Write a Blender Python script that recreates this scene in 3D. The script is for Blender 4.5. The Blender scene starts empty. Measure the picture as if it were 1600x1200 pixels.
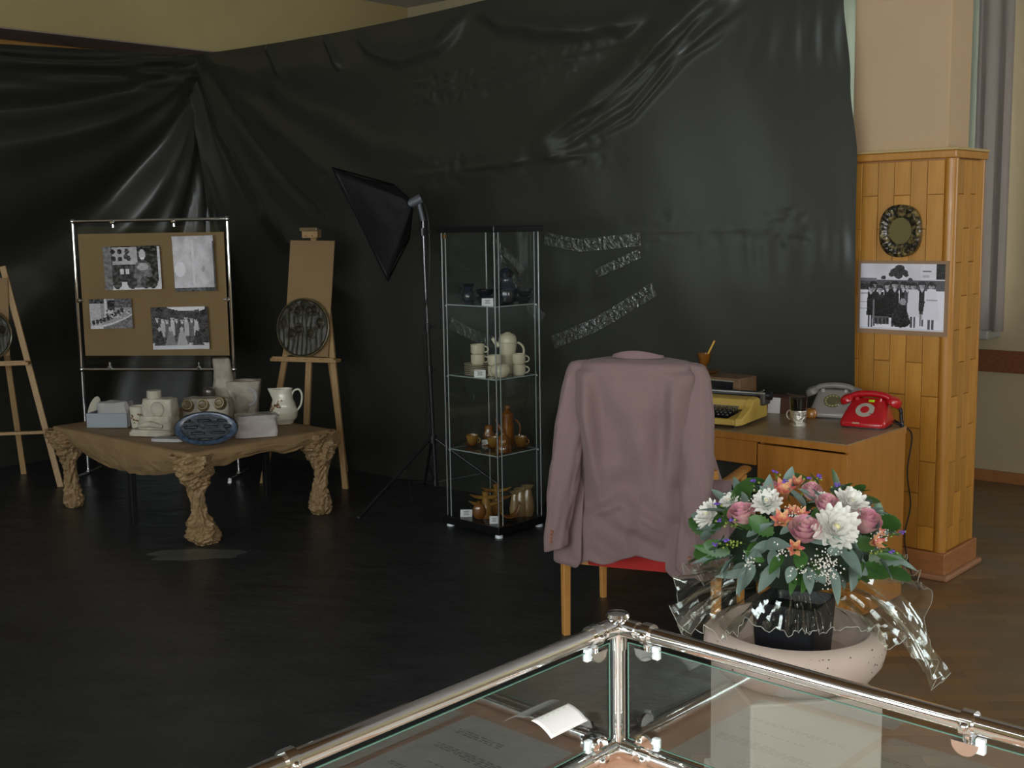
import bpy, math, random
from mathutils import Vector, Matrix, noise
random.seed(7)
sc = bpy.context.scene
COL = sc.collection
# ------------------------------------------------------------------ camera
F = 1850.0; H = 1.63; ROLL = 0.016
PITCH = math.atan(248.0 / F)
FW = Vector((0, math.cos(PITCH), -math.sin(PITCH)))
r0 = Vector((1, 0, 0)); u0 = r0.cross(FW)
RT = r0 * math.cos(ROLL) - u0 * math.sin(ROLL)
UP = r0 * math.sin(ROLL) + u0 * math.cos(ROLL)
CAM = Vector((0, 0, H))
cd = bpy.data.cameras.new('camera'); cam = bpy.data.objects.new('camera', cd); COL.objects.link(cam)
cd.sensor_width = 36.0; cd.lens = F / 1600.0 * 36.0; cd.clip_start = 0.02; cd.clip_end = 200
m = Matrix((RT, UP, -FW)).transposed().to_4x4(); m.translation = CAM
cam.matrix_world = m
sc.camera = cam
# ------------------------------------------------------------------ light
sc.view_settings.view_transform = 'Standard'; sc.view_settings.look = 'None'
sc.view_settings.gamma = 1.0; sc.view_settings.use_curve_mapping = False
sc.view_settings.exposure = 0.22
w = bpy.data.worlds.new('sky'); sc.world = w; w.use_nodes = True
w.node_tree.nodes['Background'].inputs[0].default_value = (0.75, 0.85, 1.0, 1)
w.node_tree.nodes['Background'].inputs[1].default_value = 0.12
fl = bpy.data.lights.new('camera_flash', 'POINT'); fl.energy = 92; fl.color = (1.0, 0.95, 0.88); fl.shadow_soft_size = 0.018
fo = bpy.data.objects.new('camera_flash', fl); COL.objects.link(fo); fo.location = (0.055, -0.03, H + 0.06)
WINDOW_STRENGTH = 7.0

# ------------------------------------------------------------------ pixel -> place helpers
def ray(x, y): return FW + RT * ((x - 800) / F) + UP * ((600 - y) / F)
def G(x, y, z=0.0):
    d = ray(x, y); return CAM + d * ((z - H) / d.z)
def AT(x, y, Y):
    d = ray(x, y); return CAM + d * (Y / d.y)
U = Vector((0.743, -0.669, 0)).normalized(); V = Vector((-U.y, U.x, 0))
K = Vector((-2.26, 9.01, 0))
PHI = math.atan2(U.y, U.x)
def R(a, b, z=0.0): return K + U * a + V * b + Vector((0, 0, z))
def PL(x, y, p, n):
    d = ray(x, y); return CAM + d * ((p - CAM).dot(n) / d.dot(n))
def uvz(p):
    q = p - K; return q.dot(U), q.dot(V), p.z
def lerp(a, b, t): return a + (b - a) * t
def sstep(a, b, x):
    t = max(0.0, min(1.0, (x - a) / (b - a))); return t * t * (3 - 2 * t)
def nz(x, y, z=0.0): return noise.noise(Vector((x, y, z)))
def interp(tab, t):
    if t <= tab[0][0]: return tab[0][1:]
    for A, B in zip(tab, tab[1:]):
        if t <= B[0]:
            k = (t - A[0]) / (B[0] - A[0]); k = k * k * (3 - 2 * k)
            return tuple(lerp(a, b, k) for a, b in zip(A[1:], B[1:]))
    return tab[-1][1:]

# ------------------------------------------------------------------ materials
MATS = {}
def mat(name, col, rough=0.5, metal=0.0, spec=0.5, c2=None, ns=8.0, stretch=(1, 1, 1), bump=0.0, bs=40.0, coat=0.0,
        rnd=0.0, lo=0.35, hi=0.65, sheen=0.0, trans=0.0, sub=0.0, coords='Object'):
    if name in MATS: return MATS[name]
    M = bpy.data.materials.new(name); M.use_nodes = True; MATS[name] = M
    nt = M.node_tree; b = nt.nodes['Principled BSDF']; L = nt.links.new
    def S(k, v):
        if k in b.inputs: b.inputs[k].default_value = v
    S('Base Color', (*col, 1)); S('Roughness', rough); S('Metallic', metal); S('Specular IOR Level', spec)
    S('Coat Weight', coat); S('Coat Roughness', 0.06); S('Sheen Weight', sheen); S('Transmission Weight', trans)
    tc = None
    if c2 is not None or bump > 0:
        tc = nt.nodes.new('ShaderNodeTexCoord'); mp = nt.nodes.new('ShaderNodeMapping'); mp.inputs['Scale'].default_value = stretch
        L(tc.outputs[coords], mp.inputs['Vector'])
    src = None
    if c2 is not None:
        n = nt.nodes.new('ShaderNodeTexNoise'); n.inputs['Scale'].default_value = ns; n.inputs['Detail'].default_value = 6
        L(mp.outputs[0], n.inputs['Vector'])
        r = nt.nodes.new('ShaderNodeValToRGB'); r.color_ramp.elements[0].position = lo; r.color_ramp.elements[1].position = hi
        r.color_ramp.elements[0].color = (*col, 1); r.color_ramp.elements[1].color = (*c2, 1)
        L(n.outputs['Fac'], r.inputs[0]); src = r.outputs[0]
        L(src, b.inputs['Base Color'])
    if rnd > 0:
        oi = nt.nodes.new('ShaderNodeObjectInfo'); hs = nt.nodes.new('ShaderNodeHueSaturation')
        mr = nt.nodes.new('ShaderNodeMapRange'); mr.inputs['To Min'].default_value = 1 - rnd; mr.inputs['To Max'].default_value = 1 + rnd
        L(oi.outputs['Random'], mr.inputs['Value']); L(mr.outputs[0], hs.inputs['Value'])
        if src: L(src, hs.inputs['Color'])
        else: hs.inputs['Color'].default_value = (*col, 1)
        L(hs.outputs[0], b.inputs['Base Color'])
    if bump > 0:
        n2 = nt.nodes.new('ShaderNodeTexNoise'); n2.inputs['Scale'].default_value = bs; n2.inputs['Detail'].default_value = 4
        L(mp.outputs[0], n2.inputs['Vector'])
        bp = nt.nodes.new('ShaderNodeBump'); bp.inputs['Strength'].default_value = bump; bp.inputs['Distance'].default_value = 0.01
        L(n2.outputs['Fac'], bp.inputs['Height']); L(bp.outputs[0], b.inputs['Normal'])
    return M
def clear(name, tint, ior=1.5, rough=0.0, bump=0.0, bs=30.0, gain=1.0):
    """thin clear sheet: transparent body with a fresnel gloss"""
    if name in MATS: return MATS[name]
    M = bpy.data.materials.new(name); M.use_nodes = True; MATS[name] = M
    nt = M.node_tree; nt.nodes.remove(nt.nodes['Principled BSDF']); L = nt.links.new
    out = nt.nodes['Material Output']
    t = nt.nodes.new('ShaderNodeBsdfTransparent'); t.inputs[0].default_value = (*tint, 1)
    g = nt.nodes.new('ShaderNodeBsdfGlossy'); g.inputs['Roughness'].default_value = rough; g.inputs['Color'].default_value = (0.95, 1, 0.97, 1)
    ge = nt.nodes.new('ShaderNodeNewGeometry'); dt = nt.nodes.new('ShaderNodeVectorMath'); dt.operation = 'DOT_PRODUCT'
    L(ge.outputs['Incoming'], dt.inputs[0]); L(ge.outputs['Normal'], dt.inputs[1])
    def mth(op, a, b_=None):
        n_ = nt.nodes.new('ShaderNodeMath'); n_.operation = op
        for i_, x_ in enumerate((a, b_)):
            if x_ is None: continue
            if isinstance(x_, (int, float)): n_.inputs[i_].default_value = x_
            else: L(x_, n_.inputs[i_])
        return n_.outputs[0]
    f0 = ((ior - 1) / (ior + 1)) ** 2
    fres = mth('ADD', mth('MULTIPLY', mth('POWER', mth('SUBTRACT', 1.0, mth('ABSOLUTE', dt.outputs['Value'])), 5.0), 1 - f0), f0)
    mx = nt.nodes.new('ShaderNodeMixShader'); mu = nt.nodes.new('ShaderNodeMath'); mu.operation = 'MULTIPLY'; mu.inputs[1].default_value = gain; mu.use_clamp = True
    L(fres, mu.inputs[0]); L(mu.outputs[0], mx.inputs[0]); L(t.outputs[0], mx.inputs[1]); L(g.outputs[0], mx.inputs[2]); L(mx.outputs[0], out.inputs['Surface'])
    if bump > 0:
        tc = nt.nodes.new('ShaderNodeTexCoord'); n2 = nt.nodes.new('ShaderNodeTexNoise'); n2.inputs['Scale'].default_value = bs
        bp = nt.nodes.new('ShaderNodeBump'); bp.inputs['Strength'].default_value = bump; bp.inputs['Distance'].default_value = 0.02
        L(tc.outputs['Object'], n2.inputs['Vector']); L(n2.outputs['Fac'], bp.inputs['Height']); L(bp.outputs[0], g.inputs['Normal'])
    return M
def emit(name, col, s):
    M = bpy.data.materials.new(name); M.use_nodes = True; MATS[name] = M
    b = M.node_tree.nodes['Principled BSDF']; b.inputs['Base Color'].default_value = (0.8, 0.85, 0.9, 1)
    b.inputs['Emission Color'].default_value = (*col, 1); b.inputs['Emission Strength'].default_value = s
    return M
def printed(name, rough=0.3, coat=0.0):
    if name in MATS: return MATS[name]
    M = bpy.data.materials.new(name); M.use_nodes = True; MATS[name] = M
    nt = M.node_tree; b = nt.nodes['Principled BSDF']; a = nt.nodes.new('ShaderNodeAttribute'); a.attribute_name = 'ink'
    nt.links.new(a.outputs['Color'], b.inputs['Base Color']); b.inputs['Roughness'].default_value = rough; b.inputs['Coat Weight'].default_value = coat
    return M
def translucent(name, col, f=0.5):
    M = bpy.data.materials.new(name); M.use_nodes = True; MATS[name] = M
    nt = M.node_tree; nt.nodes.remove(nt.nodes['Principled BSDF']); L = nt.links.new
    d = nt.nodes.new('ShaderNodeBsdfDiffuse'); t = nt.nodes.new('ShaderNodeBsdfTranslucent'); mx = nt.nodes.new('ShaderNodeMixShader')
    d.inputs[0].default_value = (*col, 1); t.inputs[0].default_value = (*col, 1); mx.inputs[0].default_value = f
    L(d.outputs[0], mx.inputs[1]); L(t.outputs[0], mx.inputs[2]); L(mx.outputs[0], nt.nodes['Material Output'].inputs['Surface'])
    return M

PLASTIC = mat('black_plastic_film', (0.032, 0.033, 0.026), 0.27, spec=0.55, bump=0.05, bs=16)
FLOORPLASTIC = mat('black_floor_film', (0.020, 0.022, 0.023), 0.38, spec=0.55, c2=(0.030, 0.032, 0.032), ns=3.5, stretch=(1, 1.5, 1), bump=0.9, bs=6)
WALLY = mat('yellow_wall_paint', (0.42, 0.33, 0.15), 0.85, c2=(0.445, 0.35, 0.16), ns=3)
PEACH = mat('peach_paint', (0.53, 0.372, 0.222), 0.8, c2=(0.55, 0.386, 0.230), ns=3)
BEIGEW = mat('beige_wall_paint', (0.46, 0.38, 0.24), 0.85, c2=(0.48, 0.40, 0.25), ns=3)
CEIL = mat('ceiling_paint', (0.48, 0.46, 0.46), 0.9)
CHROME = mat('chrome', (0.86, 0.86, 0.85), 0.045, metal=1.0)
ALU = mat('aluminium', (0.55, 0.56, 0.56), 0.30, metal=1.0)
PINE = mat('pine_wood', (0.44, 0.275, 0.118), 0.5, c2=(0.38, 0.225, 0.092), ns=5, stretch=(12, 12, 1))
PLANK = mat('varnished_plank', (0.44, 0.188, 0.022), 0.40, c2=(0.52, 0.245, 0.038), ns=4, stretch=(14, 14, 1.2), rnd=0.16, coat=0.15)
TRIMW = mat('varnished_trim', (0.44, 0.185, 0.024), 0.38, c2=(0.50, 0.23, 0.036), ns=4, stretch=(10, 10, 1.2), coat=0.2)
REDWOOD = mat('red_brown_base', (0.33, 0.135, 0.045), 0.4, c2=(0.40, 0.17, 0.06), ns=5, stretch=(3, 3, 12))
DESKW = mat('desk_veneer', (0.40, 0.158, 0.024), 0.36, c2=(0.48, 0.205, 0.036), ns=3.2, stretch=(9, 9, 1.0), coat=0.15)
DESKTOP = mat('worn_desk_top', (0.235, 0.175, 0.10), 0.38, c2=(0.30, 0.22, 0.125), ns=5, stretch=(1, 6, 1), coat=0.1)
CHAIRW = mat('chair_beech', (0.50, 0.225, 0.055), 0.35, c2=(0.58, 0.28, 0.075), ns=4, stretch=(10, 10, 1), coat=0.2)
REDFAB = mat('red_upholstery', (0.46, 0.022, 0.018), 0.85, bump=0.3, bs=260, sheen=0.1)
JACKET = mat('mauve_wool', (0.212, 0.140, 0.137), 0.85, c2=(0.235, 0.155, 0.151), ns=60, stretch=(6, 6, 0.6), bump=0.12, bs=420, sheen=0.08)
BUTTON = mat('brown_button', (0.26, 0.085, 0.035), 0.35)
BROWNPAPER = mat('kraft_paper', (0.315, 0.203, 0.096), 0.6, c2=(0.25, 0.158, 0.072), ns=7, bump=0.55, bs=22)
CARDB = mat('cardboard', (0.275, 0.172, 0.076), 0.8, c2=(0.295, 0.186, 0.084), ns=4)
DARKMET = mat('black_painted_metal', (0.012, 0.012, 0.013), 0.4)
BLACKFAB = mat('black_softbox_fabric', (0.011, 0.011, 0.014), 0.55, bump=0.2, bs=18)
BLACKLAC = mat('black_lacquer', (0.008, 0.008, 0.009), 0.22)
BLACKPL = mat('black_hard_plastic', (0.012, 0.012, 0.014), 0.3)
GLASS = clear('cabinet_glass', (0.955, 0.975, 0.965), 1.5, gain=1.3)
CASEGLASS = clear('case_glass', (0.93, 0.96, 0.945), 1.5, gain=3.6)
GEDGE = mat('green_glass_edge', (0.09, 0.20, 0.16), 0.15, spec=0.7)
SHELFEDGE = mat('pale_glass_edge', (0.34, 0.40, 0.39), 0.25, spec=0.7)
WHITEPL = mat('white_plastic', (0.74, 0.80, 0.84), 0.35)
PAPER = mat('white_paper', (0.78, 0.78, 0.78), 0.6)
CREAMP = mat('cream_paper', (0.72, 0.68, 0.56), 0.6)
PINKB = mat('pinkish_board', (0.56, 0.33, 0.22), 0.55, c2=(0.50, 0.28, 0.18), ns=6)
CREAMC = mat('cream_stoneware', (0.60, 0.54, 0.39), 0.22, coat=0.3)
AMBER = mat('amber_glaze', (0.215, 0.078, 0.010), 0.12, c2=(0.11, 0.034, 0.006), ns=14, coat=0.5)
OLIVEG = mat('honey_olive_glaze', (0.27, 0.145, 0.030), 0.15, c2=(0.17, 0.075, 0.014), ns=12, coat=0.4)
TAUPEG = mat('taupe_glaze', (0.30, 0.205, 0.10), 0.18, c2=(0.19, 0.115, 0.048), ns=10, coat=0.4)
NAVYG = mat('black_blue_glaze', (0.008, 0.009, 0.014), 0.15, c2=(0.030, 0.045, 0.085), ns=9, stretch=(1, 1, 5), coat=0.5, lo=0.5, hi=0.72)
PLASTER = mat('plaster', (0.47, 0.42, 0.335), 0.7, c2=(0.29, 0.245, 0.20), ns=13, bump=0.6, bs=30)
PLASTERW = mat('whiter_plaster', (0.54, 0.50, 0.40), 0.7, c2=(0.40, 0.355, 0.28), ns=14, bump=0.6, bs=30)
GREYCLAY = mat('grey_clay', (0.36, 0.345, 0.345), 0.7, c2=(0.42, 0.40, 0.39), ns=7)
BLUEGREY = mat('blue_grey_board', (0.30, 0.335, 0.37), 0.7)
PORCEL = mat('ivory_porcelain', (0.68, 0.645, 0.52), 0.14, coat=0.4)
DECAL = mat('rust_flower_print', (0.24, 0.075, 0.02), 0.3, c2=(0.07, 0.05, 0.01), ns=90)
DARKCER = mat('dark_glazed_ceramic', (0.045, 0.036, 0.028), 0.2, c2=(0.09, 0.075, 0.055), ns=25, coat=0.4)
OCHREC = mat('ochre_ceramic', (0.20, 0.14, 0.065), 0.3, c2=(0.12, 0.082, 0.040), ns=30, coat=0.3)
BLUEGL = mat('mottled_blue_glaze', (0.012, 0.026, 0.055), 0.25, c2=(0.050, 0.085, 0.145), ns=60, coat=0.4)
DARKBLUE = mat('dark_relief_glaze', (0.006, 0.010, 0.013), 0.5, c2=(0.028, 0.046, 0.060), ns=40, coat=0.04, lo=0.55, hi=0.75)
PLAQUE = mat('dark_plaque_glaze', (0.018, 0.016, 0.010), 0.50, c2=(0.075, 0.064, 0.032), ns=26, stretch=(2.5, 2.5, 0.8), coat=0.05, lo=0.42, hi=0.7)
PLRIM = mat('plaque_rim', (0.15, 0.115, 0.045), 0.3, c2=(0.07, 0.055, 0.025), ns=25, coat=0.3)
YELLOWP = mat('yellow_plastic', (0.58, 0.40, 0.085), 0.38)
WALNUT = mat('walnut_case', (0.165, 0.095, 0.045), 0.4, c2=(0.22, 0.13, 0.065), ns=4, stretch=(1, 8, 8))
DARKSCR = mat('dark_front', (0.010, 0.011, 0.013), 0.25)
SILVER = mat('filigree_silver', (0.92, 0.89, 0.82), 0.30, metal=1.0, bump=1.0, bs=90)
TEA = mat('dark_tea', (0.006, 0.003, 0.002), 0.5, spec=0.1)
THINGLASS = clear('drinking_glass', (0.95, 0.96, 0.95), 1.45, gain=0.8)
REDPH = mat('red_phone_plastic', (0.50, 0.008, 0.013), 0.22, coat=0.3)
GREYPH = mat('grey_phone_plastic', (0.34, 0.315, 0.29), 0.3, coat=0.15)
GREYPH2 = mat('darker_grey_plastic', (0.22, 0.205, 0.19), 0.3)
DIALCL = mat('dial_disc', (0.46, 0.43, 0.36), 0.2, coat=0.3)
DIALOL = mat('olive_dial_disc', (0.16, 0.15, 0.075), 0.2, coat=0.4)
DIALRIM = mat('yellowed_dial_ring', (0.50, 0.44, 0.20), 0.4)
LIME = mat('lime_sticker', (0.55, 0.80, 0.02), 0.5)
STONE = mat('pinkish_stone', (0.55, 0.44, 0.375), 0.7, c2=(0.60, 0.485, 0.415), ns=6, bump=0.1, bs=60)
PLINTH = mat('beige_plinth', (0.44, 0.39, 0.32), 0.7, c2=(0.48, 0.43, 0.355), ns=5)
POTB = mat('black_pot', (0.010, 0.011, 0.014), 0.35)
CELLO = clear('cellophane', (0.94, 0.94, 0.91), 1.5, rough=0.06, gain=2.4)
TAPE = clear('clear_packing_tape', (0.93, 0.93, 0.92), 1.5, rough=0.22, bump=1.0, bs=45, gain=4.0)
ROSE = mat('pink_rose', (0.62, 0.24, 0.34), 0.55, c2=(0.74, 0.46, 0.42), ns=1.3)
CHRYS = mat('white_petal', (0.86, 0.85, 0.80), 0.55)
CHRYC = mat('cream_centre', (0.80, 0.74, 0.42), 0.6)
ALST = mat('peach_red_petal', (0.52, 0.07, 0.09), 0.5, c2=(0.68, 0.40, 0.17), ns=2.0)
STAT = mat('violet_floret', (0.20, 0.10, 0.55), 0.6)
EUC = mat('eucalyptus_leaf', (0.155, 0.225, 0.195), 0.5, c2=(0.215, 0.295, 0.255), ns=9, rnd=0.2)
GREENL = mat('green_leaf', (0.035, 0.105, 0.022), 0.4, c2=(0.07, 0.17, 0.035), ns=9, rnd=0.3)
BUDG = mat('yellow_green_bud', (0.30, 0.38, 0.06), 0.5)
GYPS = mat('tiny_white_bloom', (0.80, 0.77, 0.70), 0.6)
CURT = translucent('lilac_curtain', (0.54, 0.49, 0.46), 0.25)
CURTW = translucent('pale_curtain', (0.40, 0.41, 0.35), 0.5)
SKYPANE = emit('daylight_pane', (0.86, 0.95, 1.0), WINDOW_STRENGTH)
WINFR = mat('white_window_frame', (0.72, 0.72, 0.70), 0.4)
SILL = mat('grey_sill', (0.40, 0.41, 0.38), 0.6)
BROWNRAIL = mat('brown_rail', (0.20, 0.072, 0.028), 0.4, c2=(0.25, 0.095, 0.04), ns=5, stretch=(2, 14, 14))
MAUVE = mat('mauve_soffit', (0.36, 0.27, 0.24), 0.8)
STAGEW = mat('stage_wood', (0.48, 0.24, 0.06), 0.6)
PRINT = printed('photo_print', 0.26, 0.3)
PRINTM = printed('matte_print', 0.5)

# parquet floor
def parquet():
    M = bpy.data.materials.new('worn_parquet'); M.use_nodes = True
    nt = M.node_tree; b = nt.nodes['Principled BSDF']; L = nt.links.new
    tc = nt.nodes.new('ShaderNodeTexCoord'); mp = nt.nodes.new('ShaderNodeMapping'); mp.inputs['Rotation'].default_value = (0, 0, PHI + 0.785)
    L(tc.outputs['Object'], mp.inputs[0])
    br = nt.nodes.new('ShaderNodeTexBrick'); br.inputs['Scale'].default_value = 1.0; br.inputs['Brick Width'].default_value = 0.35; br.inputs['Row Height'].default_value = 0.07
    br.inputs['Mortar Size'].default_value = 0.0012; br.inputs['Color1'].default_value = (0.27, 0.145, 0.055, 1); br.inputs['Color2'].default_value = (0.15, 0.09, 0.042, 1); br.inputs['Mortar'].default_value = (0.07, 0.045, 0.025, 1)
    L(mp.outputs[0], br.inputs['Vector'])
    n = nt.nodes.new('ShaderNodeTexNoise'); n.inputs['Scale'].default_value = 2.3; n.inputs['Detail'].default_value = 7; L(tc.outputs['Object'], n.inputs['Vector'])
    cr = nt.nodes.new('ShaderNodeValToRGB'); cr.color_ramp.elements[0].position = 0.38; cr.color_ramp.elements[1].position = 0.68; L(n.outputs['Fac'], cr.inputs[0])
    mx = nt.nodes.new('ShaderNodeMix'); mx.data_type = 'RGBA'; L(cr.outputs[0], mx.inputs['Factor']); L(br.outputs['Color'], mx.inputs['A']); mx.inputs['B'].default_value = (0.165, 0.135, 0.10, 1)
    L(mx.outputs['Result'], b.inputs['Base Color'])
    rr = nt.nodes.new('ShaderNodeMapRange'); rr.inputs['To Min'].default_value = 0.28; rr.inputs['To Max'].default_value = 0.55; L(n.outputs['Fac'], rr.inputs['Value']); L(rr.outputs[0], b.inputs['Roughness'])
    return M
PARQ = parquet()

# ------------------------------------------------------------------ mesh builder
class B:
    def __init__(s): s.v = []; s.f = []
    def add(s, vs, fs, M=None):
        o = len(s.v)
        s.v += [M @ Vector(p) if M else Vector(p) for p in vs]
        s.f += [tuple(o + i for i in f) for f in fs]; return s
    def box(s, c, d, M=None, rz=0.0):
        x, y, z = d[0] / 2, d[1] / 2, d[2] / 2
        vs = [Vector((a * x, b * y, e * z)) for a in (-1, 1) for b in (-1, 1) for e in (-1, 1)]
        if rz: vs = [Matrix.Rotation(rz, 3, 'Z') @ p for p in vs]
        vs = [p + Vector(c) for p in vs]
        return s.add(vs, [(0, 1, 3, 2), (4, 6, 7, 5), (0, 4, 5, 1), (2, 3, 7, 6), (0, 2, 6, 4), (1, 5, 7, 3)], M)
    def bar(s, p, q, a, b, up=Vector((0, 0, 1)), M=None):
        """rectangular bar from p to q; a = width across, b = thickness along up"""
        p = Vector(p); q = Vector(q); t = (q - p).normalized(); x = t.cross(up)
        if x.length < 1e-4: x = t.cross(Vector((0, 1, 0)))
        x.normalize(); y = x.cross(t).normalized()
        vs = [e + x * (i * a / 2) + y * (j * b / 2) for e in (p, q) for i, j in ((-1, -1), (1, -1), (1, 1), (-1, 1))]
        return s.add(vs, [(3, 2, 1, 0), (4, 5, 6, 7)] + [(i, (i + 1) % 4, 4 + (i + 1) % 4, 4 + i) for i in range(4)], M)
    def grid(s, fn, nu, nv, cu=False, cv=False, M=None):
        vs = [fn(i / (nu if cu else nu - 1), j / (nv if cv else nv - 1)) for i in range(nu) for j in range(nv)]
        fs = []
        for i in range(nu if cu else nu - 1):
            for j in range(nv if cv else nv - 1):
                i2 = (i + 1) % nu; j2 = (j + 1) % nv
                fs.append((i * nv + j, i2 * nv + j, i2 * nv + j2, i * nv + j2))
        return s.add(vs, fs, M)
    def lathe(s, prof, n=24, c=(0, 0, 0), M=None, sx=1.0, sy=1.0):
        vs = []; fs = []; k = len(prof)
        for i in range(n):
            a = 2 * math.pi * i / n
            for r, z in prof: vs.append((c[0] + r * math.cos(a) * sx, c[1] + r * math.sin(a) * sy, c[2] + z))
        for i in range(n):
            i2 = (i + 1) % n
            for j in range(k - 1): fs.append((i * k + j, i2 * k + j, i2 * k + j + 1, i * k + j + 1))
        if prof[0][0] > 1e-5: fs.append(tuple(i * k for i in reversed(range(n))))
        if prof[-1][0] > 1e-5: fs.append(tuple(i * k + k - 1 for i in range(n)))
        return s.add(vs, fs, M)
    def tube(s, pts, r, n=10, M=None, closed=False, cap=True, ry=None):
        pts = [Vector(p) for p in pts]; k = len(pts); vs = []; fs = []; prev = None
        for i, p in enumerate(pts):
            t = (pts[(i + 1) % k] - pts[i - 1]) if closed else (pts[min(i + 1, k - 1)] - pts[max(i - 1, 0)])
            t.normalize()
            if prev is None:
                x = t.cross(Vector((0, 0, 1)))
                if x.length < 0.1: x = t.cross(Vector((0, 1, 0)))
            else: x = prev - t * prev.dot(t)
            x.normalize(); prev = x; y = t.cross(x)
            rr = r[i] if isinstance(r, (list, tuple)) else r
            r2 = (ry[i] if isinstance(ry, (list, tuple)) else ry) if ry is not None else rr
            for j in range(n):
                a = 2 * math.pi * j / n; vs.append(p + x * (rr * math.cos(a)) + y * (r2 * math.sin(a)))
        for i in range(k if closed else k - 1):
            i2 = (i + 1) % k
            for j in range(n): fs.append((i * n + j, i * n + (j + 1) % n, i2 * n + (j + 1) % n, i2 * n + j))
        if cap and not closed:
            fs.append(tuple(reversed(range(n)))); fs.append(tuple((k - 1) * n + j for j in range(n)))
        return s.add(vs, fs, M)
    def cyl(s, p, q, r, n=16, r2=None, M=None): return s.tube([p, q], [r, r if r2 is None else r2], n, M)
    def ball(s, c, r, n=12, k=8, M=None, sc=(1, 1, 1)):
        prof = [(max(1e-6, math.sin(math.pi * i / k)) * 1.0, -math.cos(math.pi * i / k)) for i in range(k + 1)]
        T = Matrix.Translation(Vector(c)) @ Matrix.Diagonal((r * sc[0], r * sc[1], r * sc[2], 1))
        return s.lathe(prof, n, M=(M @ T) if M else T)
    def prism(s, poly, y0, y1, M=None):
        """polygon in x,z extruded along y"""
        n = len(poly); vs = [(x, y0, z) for x, z in poly] + [(x, y1, z) for x, z in poly]
        fs = [tuple(range(n)), tuple(reversed(range(n, 2 * n)))] + [(i, n + i, n + (i + 1) % n, (i + 1) % n) for i in range(n)]
        return s.add(vs, fs, M)
    def loft(s, rings, M=None, cap=True):
        n = len(rings[0]); vs = [p for r in rings for p in r]; fs = []
        for i in range(len(rings) - 1):
            for j in range(n): fs.append((i * n + j, i * n + (j + 1) % n, (i + 1) * n + (j + 1) % n, (i + 1) * n + j))
        if cap: fs.append(tuple(reversed(range(n)))); fs.append(tuple((len(rings) - 1) * n + j for j in range(n)))
        return s.add(vs, fs, M)
    def mesh(s, name, m, smooth=True, ang=40):
        me = bpy.data.meshes.new(name); me.from_pydata([tuple(p) for p in s.v], [], s.f); me.materials.append(m)
        if smooth:
            me.polygons.foreach_set('use_smooth', [True] * len(me.polygons))
            try: me.set_sharp_from_angle(angle=math.radians(ang))
            except Exception: pass
        me.update(); return me
    def build(s, name, m, parent=None, smooth=True, bev=0.0, ang=40, seg=2, thick=0.0, sub=0):
        o = bpy.data.objects.new(name, s.mesh(name, m, smooth, ang)); COL.objects.link(o)
        if parent: o.parent = parent
        if thick:
            md = o.modifiers.new('thickness', 'SOLIDIFY'); md.thickness = thick; md.offset = 0
        if bev:
            md = o.modifiers.new('bevel', 'BEVEL'); md.width = bev; md.segments = seg; md.limit_method = 'ANGLE'
        if sub:
            md = o.modifiers.new('smooth', 'SUBSURF'); md.levels = sub; md.render_levels = sub
        return o
def tag(o, label=None, cat=None, group=None, kind=None):
    if label: o['label'] = label
    if cat: o['category'] = cat
    if group: o['group'] = group
    if kind: o['kind'] = kind
    return o
def thing(name, label, cat, loc, rz=0.0, group=None):
    o = bpy.data.objects.new(name, None); COL.objects.link(o); o.empty_display_size = 0.05
    o.location = loc; o.rotation_euler = (0, 0, rz); return tag(o, label, cat, group)
def piece(name, me, parent=None):
    o = bpy.data.objects.new(name, me); COL.objects.link(o)
    if parent: o.parent = parent
    return o
def TR(p, rz=0.0, rx=0.0, ry=0.0, s=1.0):
    return Matrix.Translation(Vector(p)) @ Matrix.Rotation(rz, 4, 'Z') @ Matrix.Rotation(ry, 4, 'Y') @ Matrix.Rotation(rx, 4, 'X') @ Matrix.Diagonal((s, s, s, 1))
def frame_to(n, up=Vector((0, 0, 1)), p=(0, 0, 0)):
    """matrix whose local z points along n"""
    n = Vector(n).normalized(); x = up.cross(n)
    if x.length < 1e-3: x = Vector((1, 0, 0))
    x.normalize(); y = n.cross(x)
    M = Matrix((x, y, n)).transposed().to_4x4(); M.translation = Vector(p); return M

# ------------------------------------------------------------------ room
def struct(o): o['kind'] = 'structure'; return o
ROOM = TR(K, PHI)          # local x = along the back, local y = away from the viewer
HC = 3.53
struct(B().box((5.5, -3.3, -0.05), (14.0, 11.4, 0.1), ROOM).build('floor', PARQ, smooth=False))
struct(B().box((5.6, -3.3, HC + 0.05), (12.2, 11.8, 0.1), ROOM).build('ceiling', CEIL, smooth=False))
b = B()          # left wall with the wide stage opening
b.box((-0.33, 1.27, HC / 2), (0.46, 1.88, HC), ROOM)
b.box((-0.33, -2.9, (HC + 2.97) / 2), (0.46, 6.46, HC - 2.97), ROOM)
for y_, w_ in ((-6.3, 0.34), (-8.72, 0.32)): b.box((-0.33, y_, HC / 2), (0.46, w_, HC), ROOM)
for z_, h_ in ((0.45, 0.9), (3.28, 0.5)): b.box((-0.33, -7.515, z_), (0.46, 2.09, h_), ROOM)
struct(b.build('wall_left', WALLY, smooth=False))
struct(B().box((-0.325, -2.9, 2.966), (0.44, 6.44, 0.006), ROOM).build('trim_1', MAUVE, smooth=False))
struct(B().box((-0.75, -2.9, 1.6), (0.3, 7.4, 3.2), ROOM).build('wall_stage', STAGEW, smooth=False))
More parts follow.
